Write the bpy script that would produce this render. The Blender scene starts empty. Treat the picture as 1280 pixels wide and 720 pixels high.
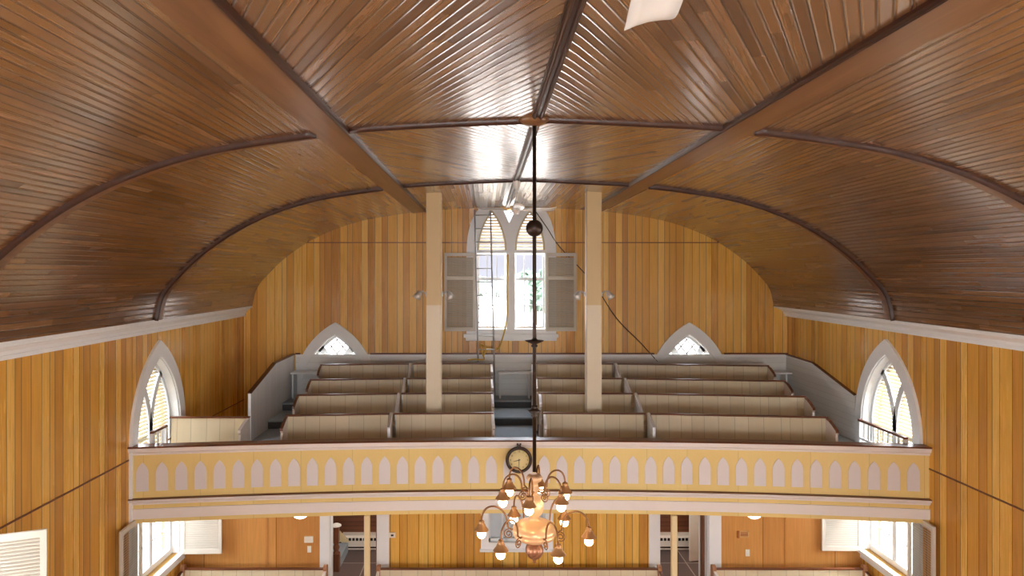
import bpy, bmesh, math, random
from mathutils import Vector, Matrix
from mathutils.geometry import tessellate_polygon
random.seed(7)
PI = math.pi
H = 5.8                       # camera height above the nave floor; all z below are relative to the camera, lifted at the end
XL, XR, YB, YV, FL = -5.1, 6.36, 14.4, 11.55, -5.8   # side walls, gallery back wall, lower back wall, nave floor
YF = -9.0                     # wall behind the camera
SC = bpy.context.scene
COL = SC.collection
def srgb(r, g, b):
    f = lambda c: (c / 255 / 12.92) if c / 255 <= 0.04045 else ((c / 255 + 0.055) / 1.055) ** 2.4
    return (f(r), f(g), f(b), 1.0)

# ------------------------------------------------------------------ materials
class NT:
    def __init__(s, name):
        s.m = bpy.data.materials.new(name); s.m.use_nodes = True
        s.t = s.m.node_tree; s.t.nodes.clear()
        s.out = s.n('ShaderNodeOutputMaterial')
    def n(s, typ, **kw):
        nd = s.t.nodes.new(typ)
        for k, v in kw.items(): setattr(nd, k, v)
        return nd
    def l(s, a, b): s.t.links.new(a, b)
    def put(s, sock, v):
        if hasattr(v, 'is_linked'): s.l(v, sock)
        else: sock.default_value = v
    def math(s, op, a, b=0.0, c=None):
        nd = s.n('ShaderNodeMath', operation=op)
        s.put(nd.inputs[0], a); s.put(nd.inputs[1], b)
        if c is not None: s.put(nd.inputs[2], c)
        return nd.outputs[0]
    def mix(s, f, a, b, blend='MIX'):
        nd = s.n('ShaderNodeMix', data_type='RGBA', blend_type=blend)
        s.put(nd.inputs[0], f); s.put(nd.inputs[6], a); s.put(nd.inputs[7], b)
        return nd.outputs[2]
    def ramp(s, f, stops):
        nd = s.n('ShaderNodeValToRGB'); e = nd.color_ramp.elements
        while len(e) < len(stops): e.new(0.5)
        for i, (p, c) in enumerate(stops): e[i].position = p; e[i].color = c
        s.put(nd.inputs[0], f); return nd.outputs[0]
    def comb(s, x, y, z):
        nd = s.n('ShaderNodeCombineXYZ')
        for i, v in enumerate((x, y, z)): s.put(nd.inputs[i], v)
        return nd.outputs[0]

def planks(name, width, rnd, stops, rough=0.35, groove=0.05, dark=0.35, grain=0.35, bump=0.4, endlen=0.0, swap=False, roundness=0.5, coat=0.0, spec=0.5):
    """boards side by side across UV.x, running along UV.y (metres)"""
    s = NT(name)
    uv = s.n('ShaderNodeTexCoord').outputs['UV']
    sep = s.n('ShaderNodeSeparateXYZ'); s.l(uv, sep.inputs[0])
    u, v = (sep.outputs[1], sep.outputs[0]) if swap else (sep.outputs[0], sep.outputs[1])
    w = s.math('DIVIDE', u, width)
    vo = s.n('ShaderNodeTexVoronoi', voronoi_dimensions='1D', feature='F1'); s.l(w, vo.inputs['W']); vo.inputs['Scale'].default_value = 1; vo.inputs['Randomness'].default_value = rnd
    ve = s.n('ShaderNodeTexVoronoi', voronoi_dimensions='1D', feature='DISTANCE_TO_EDGE'); s.l(w, ve.inputs['W']); ve.inputs['Scale'].default_value = 1; ve.inputs['Randomness'].default_value = rnd
    sc = s.n('ShaderNodeSeparateColor'); s.l(vo.outputs['Color'], sc.inputs[0])
    r1, r2, r3 = sc.outputs[0], sc.outputs[1], sc.outputs[2]
    if endlen:
        w2 = s.math('ADD', s.math('DIVIDE', v, endlen), s.math('MULTIPLY', r2, 37.0))
        v2 = s.n('ShaderNodeTexVoronoi', voronoi_dimensions='1D', feature='F1'); s.l(w2, v2.inputs['W']); v2.inputs['Scale'].default_value = 1; v2.inputs['Randomness'].default_value = 1
        s2 = s.n('ShaderNodeSeparateColor'); s.l(v2.outputs['Color'], s2.inputs[0])
        r1, r3 = s2.outputs[0], s2.outputs[1]
    gv = s.comb(s.math('MULTIPLY', u, 42.0), s.math('ADD', s.math('MULTIPLY', v, 1.6), s.math('MULTIPLY', r2, 90.0)), s.math('MULTIPLY', r3, 20.0))
    no = s.n('ShaderNodeTexNoise'); s.l(gv, no.inputs['Vector']); no.inputs['Scale'].default_value = 1; no.inputs['Detail'].default_value = 4; no.inputs['Distortion'].default_value = 0.6
    gv2 = s.comb(s.math('MULTIPLY', u, 9.0), s.math('ADD', s.math('MULTIPLY', v, 1.1), s.math('MULTIPLY', r3, 50.0)), s.math('MULTIPLY', r2, 20.0))
    n2 = s.n('ShaderNodeTexNoise'); s.l(gv2, n2.inputs['Vector']); n2.inputs['Scale'].default_value = 1; n2.inputs['Detail'].default_value = 2
    tone = s.math('ADD', s.math('MULTIPLY', r1, 0.72), s.math('MULTIPLY', n2.outputs[0], 0.28))
    col = s.ramp(tone, stops)
    g = s.math('MULTIPLY_ADD', s.math('SUBTRACT', no.outputs[0], 0.5), grain * 2, 1.0)
    hsv = s.n('ShaderNodeHueSaturation'); s.l(col, hsv.inputs['Color']); s.l(g, hsv.inputs['Value'])
    mr = s.n('ShaderNodeMapRange'); s.l(ve.outputs['Distance'], mr.inputs[0]); mr.inputs[1].default_value = groove * 0.4; mr.inputs[2].default_value = groove; mr.inputs[3].default_value = dark; mr.inputs[4].default_value = 1
    colf = s.mix(1.0, hsv.outputs[0], s.comb(mr.outputs[0], mr.outputs[0], mr.outputs[0]), 'MULTIPLY')
    hr = s.n('ShaderNodeMapRange', interpolation_type='SMOOTHERSTEP'); s.l(ve.outputs['Distance'], hr.inputs[0]); hr.inputs[1].default_value = 0; hr.inputs[2].default_value = max(groove * 1.6, roundness * 0.5)
    height = s.math('ADD', hr.outputs[0], s.math('MULTIPLY', no.outputs[0], 0.12))
    height = s.math('ADD', height, s.math('MULTIPLY', n2.outputs[0], 0.25))
    bp = s.n('ShaderNodeBump'); bp.inputs['Strength'].default_value = bump; bp.inputs['Distance'].default_value = 0.004; s.l(height, bp.inputs['Height'])
    p = s.n('ShaderNodeBsdfPrincipled')
    s.l(colf, p.inputs['Base Color']); s.l(bp.outputs[0], p.inputs['Normal'])
    rr = s.math('ADD', s.math('MULTIPLY', s.math('SUBTRACT', r3, 0.5), 0.14), rough)
    rr = s.math('ADD', rr, s.math('MULTIPLY', s.math('SUBTRACT', no.outputs[0], 0.5), 0.15))
    s.l(rr, p.inputs['Roughness']); p.inputs['Coat Weight'].default_value = coat; p.inputs['Coat Roughness'].default_value = 0.2
    if coat: s.l(bp.outputs[0], p.inputs['Coat Normal'])
    p.inputs['Specular IOR Level'].default_value = spec
    s.l(p.outputs[0], s.out.inputs[0])
    return s.m

def plain(name, c, rough=0.5, metal=0.0, var=0.08, scale=6.0, emit=None, estr=0.0, spec=0.5):
    s = NT(name)
    tc = s.n('ShaderNodeTexCoord')
    no = s.n('ShaderNodeTexNoise'); s.l(tc.outputs['Object'], no.inputs['Vector']); no.inputs['Scale'].default_value = scale; no.inputs['Detail'].default_value = 4
    hsv = s.n('ShaderNodeHueSaturation'); hsv.inputs['Color'].default_value = c
    s.l(s.math('MULTIPLY_ADD', s.math('SUBTRACT', no.outputs[0], 0.5), var * 2, 1.0), hsv.inputs['Value'])
    p = s.n('ShaderNodeBsdfPrincipled'); s.l(hsv.outputs[0], p.inputs['Base Color'])
    s.l(s.math('MULTIPLY_ADD', s.math('SUBTRACT', no.outputs[0], 0.5), 0.12, rough), p.inputs['Roughness'])
    p.inputs['Metallic'].default_value = metal; p.inputs['Specular IOR Level'].default_value = spec
    if emit: p.inputs['Emission Color'].default_value = emit; p.inputs['Emission Strength'].default_value = estr
    s.l(p.outputs[0], s.out.inputs[0]); return s.m

def wood(name, c1, c2, rough=0.35, axis=0, scale=1.0):
    s = NT(name)
    tc = s.n('ShaderNodeTexCoord'); mp = s.n('ShaderNodeMapping'); s.l(tc.outputs['Object'], mp.inputs[0])
    sc = [26 * scale] * 3; sc[axis] = 1.4 * scale; mp.inputs['Scale'].default_value = sc
    no = s.n('ShaderNodeTexNoise'); s.l(mp.outputs[0], no.inputs['Vector']); no.inputs['Scale'].default_value = 1; no.inputs['Detail'].default_value = 4; no.inputs['Distortion'].default_value = 0.8
    col = s.ramp(no.outputs[0], [(0.3, c1), (0.7, c2)])
    p = s.n('ShaderNodeBsdfPrincipled'); s.l(col, p.inputs['Base Color']); p.inputs['Roughness'].default_value = rough
    s.l(p.outputs[0], s.out.inputs[0]); return s.m

def glass_mat(name, tint=(1, 1, 1, 1)):
    s = NT(name)
    tr = s.n('ShaderNodeBsdfTransparent'); tr.inputs[0].default_value = tint
    gl = s.n('ShaderNodeBsdfGlossy'); gl.inputs['Roughness'].default_value = 0.03
    lw = s.n('ShaderNodeLayerWeight'); lw.inputs[0].default_value = 0.5
    fr = s.math('MULTIPLY_ADD', s.math('POWER', lw.outputs['Facing'], 5.0), 0.6, 0.03)
    mx = s.n('ShaderNodeMixShader'); s.l(fr, mx.inputs[0]); s.l(tr.outputs[0], mx.inputs[1]); s.l(gl.outputs[0], mx.inputs[2])
    s.l(mx.outputs[0], s.out.inputs[0]); return s.m

M = {}
M['pine'] = planks('varnished_pine_boards', 0.145, 1.0, [(0.08, srgb(184, 126, 54)), (0.3, srgb(212, 154, 62)), (0.55, srgb(226, 172, 76)), (0.78, srgb(234, 186, 96)), (0.97, srgb(204, 142, 58))], rough=0.32, groove=0.05, dark=0.3, grain=0.22, bump=0.25, roundness=0.2)
M['ceil'] = planks('varnished_brown_ceiling_boards', 0.075, 0.12, [(0.05, srgb(84, 53, 29)), (0.4, srgb(113, 76, 42)), (0.7, srgb(130, 91, 54)), (1.0, srgb(92, 58, 32))], rough=0.26, coat=1.0, groove=0.095, dark=0.28, grain=0.3, bump=0.55, endlen=1.6, roundness=0.42)
M['ply'] = planks('orange_plywood_sheet', 1.22, 0.0, [(0.2, srgb(192, 132, 68)), (0.5, srgb(206, 148, 80)), (0.9, srgb(198, 138, 74))], rough=0.4, groove=0.008, dark=0.4, grain=0.25, bump=0.1)
M['darkboards'] = planks('dark_brown_vestibule_boards', 0.09, 0.1, [(0.1, srgb(92, 52, 32)), (0.6, srgb(118, 70, 44)), (1, srgb(100, 58, 36))], rough=0.4, groove=0.08, grain=0.3, bump=0.4, swap=True)
M['pew'] = planks('cream_painted_pew_boards', 0.21, 0.8, [(0.1, srgb(204, 188, 156)), (0.5, srgb(214, 199, 168)), (0.95, srgb(208, 193, 160))], rough=0.45, groove=0.025, dark=0.62, grain=0.03, bump=0.2, roundness=0.08)
M['wains'] = planks('white_painted_boards', 0.11, 0.3, [(0.1, srgb(228, 230, 228)), (0.9, srgb(236, 238, 236))], rough=0.4, groove=0.035, dark=0.75, grain=0.03, bump=0.25, roundness=0.1, swap=True)
M['wainsv'] = planks('white_painted_upright_boards', 0.09, 0.3, [(0.1, srgb(230, 232, 232)), (0.9, srgb(238, 240, 240))], rough=0.4, groove=0.04, dark=0.78, grain=0.03, bump=0.25, roundness=0.1)
M['yellow'] = planks('yellow_painted_parapet', 0.8, 0.6, [(0.1, srgb(222, 194, 122)), (0.9, srgb(228, 202, 132))], rough=0.5, groove=0.004, dark=0.6, grain=0.03, bump=0.1, roundness=0.02)
M['panelwhite'] = plain('pale_lancet_paint', srgb(216, 209, 207), 0.5, var=0.03)
M['white'] = plain('white_gloss_paint', srgb(232, 234, 234), 0.35, var=0.03)
M['cream'] = plain('cream_paint', srgb(226, 206, 160), 0.45, var=0.04)
M['rail'] = plain('pale_rail_paint', srgb(226, 218, 212), 0.4, var=0.03)
M['cap'] = wood('brown_cap_rail_wood', srgb(88, 46, 26), srgb(124, 72, 42), 0.3)
M['bead'] = wood('dark_bead_moulding', srgb(44, 22, 15), srgb(64, 34, 22), 0.35, axis=1)
M['band'] = wood('flat_ceiling_band', srgb(98, 64, 38), srgb(124, 86, 54), 0.3, axis=1, scale=0.5)
M['louvre'] = plain('cream_louvre_paint', srgb(204, 190, 154), 0.45, var=0.05)
M['shutter'] = plain('cream_shutter_paint', srgb(210, 203, 188), 0.45, var=0.04)
M['glass'] = glass_mat('window_glass')
M['iron'] = plain('dark_bronze_metal', srgb(52, 38, 30), 0.35, metal=0.6)
M['armbrass'] = plain('dark_brass_arm', srgb(140, 98, 62), 0.4, metal=0.6)
M['brass'] = plain('aged_copper_brass', srgb(232, 194, 152), 0.4, metal=0.45, var=0.12)
M['brassdark'] = plain('brown_copper_ball', srgb(150, 104, 78), 0.28, metal=0.5, var=0.1)
M['shade'] = plain('brass_lamp_shade', srgb(168, 122, 78), 0.42, metal=0.5, var=0.12)
M['bulb'] = plain('warm_bulb_glow', srgb(255, 236, 200), 0.3, emit=(1.0, 0.76, 0.44, 1), estr=16.0)
M['dome'] = plain('lit_dome_glow', srgb(255, 250, 240), 0.3, emit=(1.0, 0.93, 0.82, 1), estr=9.0)
M['chrome'] = plain('brushed_chrome', srgb(206, 204, 198), 0.35, metal=0.5)
M['alu'] = plain('dull_aluminium', srgb(192, 194, 196), 0.45, metal=0.3)
M['carpet'] = plain('blue_grey_carpet', srgb(164, 178, 188), 0.95, var=0.18, scale=40)  # lightened to carry the window light on the treads
M['tierwood'] = wood('dark_tier_floor', srgb(70, 54, 44), srgb(92, 72, 58), 0.5)
M['riser'] = plain('shaded_carpet_riser', srgb(88, 94, 98), 0.95, var=0.2, scale=40)  # same carpet darker, shade on the risers put into its colour
M['fan'] = plain('white_fan_enamel', srgb(226, 224, 218), 0.25, var=0.02)
M['clockrim'] = wood('dark_brown_clock_case', srgb(40, 26, 18), srgb(62, 42, 30), 0.3)
M['clockface'] = plain('aged_cream_dial', srgb(226, 208, 150), 0.5, var=0.05)
M['black'] = plain('black_paint', srgb(24, 22, 20), 0.4)
M['switch'] = plain('ivory_switch_plastic', srgb(236, 230, 214), 0.4, var=0.02)
M['heater'] = plain('heater_off_white', srgb(220, 214, 204), 0.45, var=0.03)
M['cord'] = plain('yellow_cord_rubber', srgb(206, 170, 60), 0.5)
M['newel'] = wood('brown_newel_wood', srgb(100, 62, 42), srgb(132, 86, 60), 0.35, axis=2)
M['doorwhite'] = plain('white_door_paint', srgb(228, 226, 222), 0.4, var=0.03)
M['plaster'] = plain('white_soffit_paint', srgb(226, 222, 212), 0.6, var=0.03)
M['sash'] = plain('white_sash_paint', srgb(222, 226, 228), 0.4, var=0.03)
M['grass'] = plain('pale_field', srgb(180, 170, 160), 0.9, var=0.1, scale=0.2)
M['leaf'] = plain('tree_leaves', srgb(104, 124, 108), 0.8, var=0.3, scale=2)
M['bark'] = plain('tree_bark', srgb(92, 76, 62), 0.9, var=0.2)
M['navefloor'] = planks('nave_floor_boards', 0.1, 0.1, [(0.1, srgb(140, 96, 60)), (0.9, srgb(170, 120, 78))], rough=0.4, groove=0.04, grain=0.2, bump=0.2)
def tile_mat():
    s = NT('grey_brown_floor_tile')
    tc = s.n('ShaderNodeTexCoord'); br = s.n('ShaderNodeTexBrick'); s.l(tc.outputs['Object'], br.inputs['Vector'])
    br.inputs['Color1'].default_value = srgb(112, 96, 92); br.inputs['Color2'].default_value = srgb(96, 82, 80); br.inputs['Mortar'].default_value = srgb(176, 164, 158)
    br.inputs['Scale'].default_value = 1.0; br.inputs['Mortar Size'].default_value = 0.012; br.inputs['Brick Width'].default_value = 0.8; br.inputs['Row Height'].default_value = 0.8; br.offset = 0
    p = s.n('ShaderNodeBsdfPrincipled'); s.l(br.outputs[0], p.inputs['Base Color']); p.inputs['Roughness'].default_value = 0.45
    s.l(p.outputs[0], s.out.inputs[0]); return s.m
M['tile'] = tile_mat()
M['postwood'] = wood('light_brown_post_wood', srgb(150, 104, 72), srgb(178, 130, 96), 0.4, axis=2)
def column_mat():   # two coats of paint meeting at a line part way up
    s = NT('two_tone_column_paint')
    tc = s.n('ShaderNodeTexCoord'); sp = s.n('ShaderNodeSeparateXYZ'); s.l(tc.outputs['Object'], sp.inputs[0])
    f = s.math('GREATER_THAN', sp.outputs[2], 2.45)
    col = s.mix(f, srgb(214, 202, 176), srgb(198, 172, 124))
    p = s.n('ShaderNodeBsdfPrincipled'); s.l(col, p.inputs['Base Color']); p.inputs['Roughness'].default_value = 0.45
    s.l(p.outputs[0], s.out.inputs[0]); return s.m
M['column'] = column_mat()

# ------------------------------------------------------------------ mesh helpers
def boxuv(co, n):
    ax = max(range(3), key=lambda i: abs(n[i]))
    if ax == 2: return (co.x, co.y)
    if ax == 1: return (co.x, co.z)
    return (co.y, co.z)
class MB:
    def __init__(s): s.v = []; s.f = []; s.sm = []
    def add(s, vs, fs, smooth=False, tf=None):
        o = len(s.v)
        s.v += [Vector(tf(*p)) if tf else Vector(p) for p in vs]
        s.f += [tuple(i + o for i in f) for f in fs]; s.sm += [smooth] * len(fs)
        return s
    def box(s, a, b, tf=None):
        (x0, y0, z0), (x1, y1, z1) = a, b
        return s.add([(x0, y0, z0), (x1, y0, z0), (x1, y1, z0), (x0, y1, z0), (x0, y0, z1), (x1, y0, z1), (x1, y1, z1), (x0, y1, z1)],
                     [(0, 3, 2, 1), (4, 5, 6, 7), (0, 1, 5, 4), (1, 2, 6, 5), (2, 3, 7, 6), (3, 0, 4, 7)], tf=tf)
    def prism(s, poly, d0, d1, tf, holes=()):
        """polygon in (u, w), extruded d0..d1, tf(u, d, w)"""
        loops = [list(poly)] + [list(h) for h in holes]
        pts = [p for lp in loops for p in lp]; n = len(pts)
        tri = tessellate_polygon([[Vector((p[0], p[1], 0)) for p in lp] for lp in loops])
        vs = [(p[0], d0, p[1]) for p in pts] + [(p[0], d1, p[1]) for p in pts]
        fs = [tuple(t) for t in tri] + [tuple(i + n for i in reversed(t)) for t in tri]
        o = 0
        for lp in loops:
            k = len(lp)
            for i in range(k):
                a, b = o + i, o + (i + 1) % k
                fs.append((a, b, b + n, a + n))
            o += k
        return s.add(vs, fs, tf=tf)
    def tube(s, pts, r, seg=8, tf=None, closed=False, caps=True):
        pts = [Vector(p) for p in pts]; n = len(pts); vs = []; fs = []
        rr = r if isinstance(r, (list, tuple)) else [r] * n
        ref = None
        for i, p in enumerate(pts):
            a = pts[(i - 1) % n] if (closed or i > 0) else p
            b = pts[(i + 1) % n] if (closed or i < n - 1) else p
            t = (b - a).normalized()
            if ref is None:
                ref = Vector((0, 0, 1)) if abs(t.z) < 0.9 else Vector((1, 0, 0))
            x = ref - t * ref.dot(t)
            x = x.normalized() if x.length > 1e-6 else t.orthogonal().normalized()
            ref = x; y = t.cross(x)
            for k in range(seg):
                a_ = 2 * PI * k / seg
                vs.append(p + x * (math.cos(a_) * rr[i]) + y * (math.sin(a_) * rr[i]))
        for i in range(n if closed else n - 1):
            for k in range(seg):
                j = (i + 1) % n
                fs.append((i * seg + k, i * seg + (k + 1) % seg, j * seg + (k + 1) % seg, j * seg + k))
        if caps and not closed:
            fs.append(tuple(range(seg - 1, -1, -1))); fs.append(tuple((n - 1) * seg + k for k in range(seg)))
        return s.add(vs, fs, True, tf)
    def lathe(s, prof, c, seg=24, tf=None):
        """prof = [(r, z)...] around the vertical through c"""
        vs = []; fs = []; n = len(prof)
        for r, z in prof:
            for k in range(seg):
                a = 2 * PI * k / seg
                vs.append((c[0] + max(r, 1e-4) * math.cos(a), c[1] + max(r, 1e-4) * math.sin(a), c[2] + z))
        for i in range(n - 1):
            for k in range(seg):
                fs.append((i * seg + k, i * seg + (k + 1) % seg, (i + 1) * seg + (k + 1) % seg, (i + 1) * seg + k))
        fs.append(tuple(range(seg - 1, -1, -1))); fs.append(tuple((n - 1) * seg + k for k in range(seg)))
        return s.add(vs, fs, True, tf)
    def sweep(s, prof, path, frame, closed=True, smooth=False):
        """prof=[(a,b)] closed polygon; frame(i) -> function (a,b)->xyz for path index i"""
        n = len(prof); m = len(path); vs = []; fs = []
        for i in range(m):
            f = frame(i)
            vs += [f(a, b) for a, b in prof]
        for i in range(m - 1):
            for k in range(n):
                fs.append((i * n + k, i * n + (k + 1) % n, (i + 1) * n + (k + 1) % n, (i + 1) * n + k))
        fs.append(tuple(range(n - 1, -1, -1))); fs.append(tuple((m - 1) * n + k for k in range(n)))
        return s.add(vs, fs, smooth)
    def build(s, name, mat, parent=None, uvf=boxuv, bevel=0.0, off=None):
        off = Vector(off) if off is not None else (world_loc(parent) if parent else Vector((0, 0, 0)))
        me = bpy.data.meshes.new(name)
        bm = bmesh.new()
        bv = [bm.verts.new(v) for v in s.v]
        for f, sm in zip(s.f, s.sm):
            try:
                fc = bm.faces.new([bv[i] for i in f]); fc.smooth = sm
            except ValueError: pass
        bmesh.ops.recalc_face_normals(bm, faces=bm.faces)
        bm.normal_update()
        ul = bm.loops.layers.uv.new('UVMap')
        for fc in bm.faces:
            for lp in fc.loops: lp[ul].uv = uvf(lp.vert.co, fc.normal)
        for v in bm.verts: v.co -= off
        bm.to_mesh(me); bm.free()
        me.materials.append(mat)
        o = bpy.data.objects.new(name, me); COL.objects.link(o)
        if parent: o.parent = parent
        else: o.location = off
        if bevel:
            b = o.modifiers.new('edge', 'BEVEL'); b.width = bevel; b.segments = 2; b.limit_method = 'ANGLE'
        return o
def world_loc(o):
    v = Vector((0, 0, 0))
    while o is not None: v += o.location; o = o.parent
    return v
def tag(o, label=None, cat=None, group=None, kind=None):
    if label: o['label'] = label
    if cat: o['category'] = cat
    if group: o['group'] = group
    if kind: o['kind'] = kind
    return o
def empty(name, loc, label=None, cat=None, group=None, kind=None):
    o = bpy.data.objects.new(name, None); COL.objects.link(o); o.location = loc
    o.empty_display_size = 0.1
    return tag(o, label, cat, group, kind)
ident = lambda x, y, z: (x, y, z)

# ------------------------------------------------------------------ ceiling profile
CC = 0.58
PP = [(5.5, -.72), (5.40, -.338), (5.12, 0.0), (4.80, .30), (4.32, .63), (3.79, .885), (3.16, 1.085), (2.45, 1.21), (1.70, 1.295), (0.85, 1.345), (0.0, 1.38)]
def catmull(P, k=6):
    out = []
    for i in range(len(P) - 1):
        p0 = P[max(i - 1, 0)]; p1 = P[i]; p2 = P[i + 1]; p3 = P[min(i + 2, len(P) - 1)]
        for j in range(k):
            t = j / k
            out.append(tuple(0.5 * (2 * p1[a] + (p2[a] - p0[a]) * t + (2 * p0[a] - 5 * p1[a] + 4 * p2[a] - p3[a]) * t * t + (3 * p1[a] - p0[a] - 3 * p2[a] + p3[a]) * t ** 3) for a in (0, 1)))
    out.append(P[-1]); return out
HALF = catmull(PP)
PROF = [(CC - h, z) for h, z in HALF] + [(CC + h, z) for h, z in reversed(HALF[:-1])]
ARC = [0.0]
for a, b in zip(PROF, PROF[1:]): ARC.append(ARC[-1] + math.hypot(b[0] - a[0], b[1] - a[1]))
def zceil(x):
    for (x0, z0), (x1, z1) in zip(PROF, PROF[1:]):
        if x0 <= x <= x1: return z0 + (z1 - z0) * (x - x0) / (x1 - x0 + 1e-9)
    return -.72
SL, SR, RX = -1.25, 2.15, 0.46          # seam, seam, ridge
R1, R2 = 6.15, 10.16                    # transverse ribs
RIBS = [-5.9, -1.9, 2.1, R1, R2]
def ceil_piece(name, xs, y0, y1, uvf, mat):
    mb = MB(); n = len(xs); vs = []; fs = []
    ys = [y0, y1]
    for y in ys:
        for x in xs: vs.append((x, y, zceil(x)))
    for i in range(n - 1): fs.append((i, i + 1, n + i + 1, n + i))
    mb.add(vs, fs, True)
    for y in ys: pass
    return mb, uvf
def arclen(x):
    for i in range(len(PROF) - 1):
        if PROF[i][0] <= x <= PROF[i + 1][0] + 1e-9:
            t = (x - PROF[i][0]) / (PROF[i + 1][0] - PROF[i][0] + 1e-9)
            return ARC[i] + t * (ARC[i + 1] - ARC[i])
    return 0 if x < 0 else ARC[-1]
ceil_root = empty('ceiling', (CC, 3, 1.38), 'brown varnished barrel vault of narrow boards over the hall', 'ceiling', kind='structure')
pxs = [p[0] for p in PROF]
def seg_xs(a, b): return [a] + [x for x in pxs if a + 1e-4 < x < b - 1e-4] + [b]
def ceil_part(name, a, b, y0, y1, uvf):
    mb = MB(); xs = seg_xs(a, b); n = len(xs)
    vs = [(x, y, zceil(x)) for y in (y0, y1) for x in xs] + [(x, y, zceil(x) + 0.05) for y in (y0, y1) for x in xs]
    fs = [(i, i + 1, n + i + 1, n + i) for i in range(n - 1)] + [(2 * n + i, 2 * n + i + 1, 3 * n + i + 1, 3 * n + i) for i in range(n - 1)]
    mb.add(vs, fs, True)
    mb.build(name, M['ceil'], ceil_root, uvf)
along = lambda co, n: (arclen(co.x), co.y)
ceil_part('vault_boarding', pxs[0], SL, YF, YB, along)
ceil_part('vault_boarding', SR, pxs[-1], YF, YB, along)
ylist = [YF] + RIBS + [YB]
for i in range(len(ylist) - 1):
    y0, y1 = ylist[i], ylist[i + 1]
    last = (i == len(ylist) - 2)
    sgn = 1 if (len(ylist) - i) % 2 == 0 else -1      # the bay nearest the lens points towards it, the next one away
    for side, (a, b) in ((-1, (SL, RX)), (1, (RX, SR))):
        if last: f = along
        else:
            def f(co, n, side=side, sgn=sgn):
                x = abs(co.x - RX); c, s_ = 0.866, 0.5
                return (x * c - sgn * co.y * s_, x * s_ + sgn * co.y * c)
        ceil_part('panel_boarding', a, b, y0, y1, f)
# mouldings on the ceiling, each run a trim of its own
TR = [0]
def trim(mb, mat, label, uvf=boxuv):
    TR[0] += 1
    o = mb.build('trim_%d' % TR[0], mat, None, uvf); tag(o, label, 'trim', kind='structure'); return o
def rib_profile_frame(xs, y):
    def fr(i):
        x = xs[i]; z = zceil(x)
        j0, j1 = xs[max(i - 1, 0)], xs[min(i + 1, len(xs) - 1)]
        t = Vector((j1 - j0, 0, zceil(j1) - zceil(j0))).normalized()
        nrm = Vector((t.z, 0, -t.x))
        return lambda a, b: Vector((x, y + a, z)) + nrm * b
    return fr
def halfround(w, h, n=6): return [(-w, -0.005)] + [(-w * math.cos(PI * k / n), h * math.sin(PI * k / n)) for k in range(n + 1)] + [(w, -0.005)]
for y in (R1, R2, 2.1):
    nm = 'far' if y == R2 else ('near' if y == R1 else 'nearest')
    mb = MB(); xs = seg_xs(SL, SR); mb.sweep(halfround(0.028, 0.04), xs, rib_profile_frame(xs, y), smooth=True)
    trim(mb, M['bead'], 'dark bead moulding crossing the flat middle of the ceiling, %s run' % nm)
    for a, b, sd in ((pxs[0], SL - 0.28, 'left'), (SR + 0.28, pxs[-1], 'right')):
        xs = seg_xs(a, b)
        mb = MB(); mb.sweep(halfround(0.034, 0.05), xs, rib_profile_frame(xs, y), smooth=True)
        trim(mb, M['bead'], 'dark curved rib moulding on the %s vault, %s run' % (sd, nm))
        mb = MB(); mb.sweep([(0.034, -.004), (0.034, .014), (0.2, .014), (0.2, -.004)], xs, rib_profile_frame(xs, y))
        trim(mb, M['band'], 'flat board beside the curved rib of the %s vault, %s run' % (sd, nm))
def run_y(mb, x, prof, y0=YF, y1=YB - .01):
    z = zceil(x); e = 0.02
    t = Vector((2 * e, 0, zceil(x + e) - zceil(x - e))).normalized(); nrm = Vector((t.z, 0, -t.x))
    mb.sweep(prof, [y0, y1], lambda i: (lambda a, b: Vector((x, (y0, y1)[i], z)) + t * a + nrm * b), smooth=False)
for x, sd, d in ((SL, 'left', -1), (SR, 'right', 1)):
    mb = MB(); run_y(mb, x, halfround(0.024, 0.045)); trim(mb, M['bead'], 'bead moulding along the %s seam of the ceiling' % sd)
    mb = MB(); run_y(mb, x + d * 0.155, [(-.135, -.02), (-.135, .018), (.135, .018), (.135, -.02)]); trim(mb, M['band'], 'wide flat board along the %s seam of the ceiling' % sd)
mb = MB()
run_y(mb, RX - .028, halfround(0.018, 0.03)); run_y(mb, RX + .028, halfround(0.018, 0.03)); run_y(mb, RX, [(-.05, -.01), (-.05, .012), (.05, .012), (.05, -.01)])
trim(mb, M['bead'], 'double bead moulding along the ridge of the ceiling')
mb = MB(); mb.lathe([(0.001, -.05), (.05, -.05), (.1, -.03), (.14, -.01), (.14, .02)], (RX - .03, R1, 1.365)); trim(mb, M['band'], 'round rose where the ridge meets the near rib')

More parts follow.
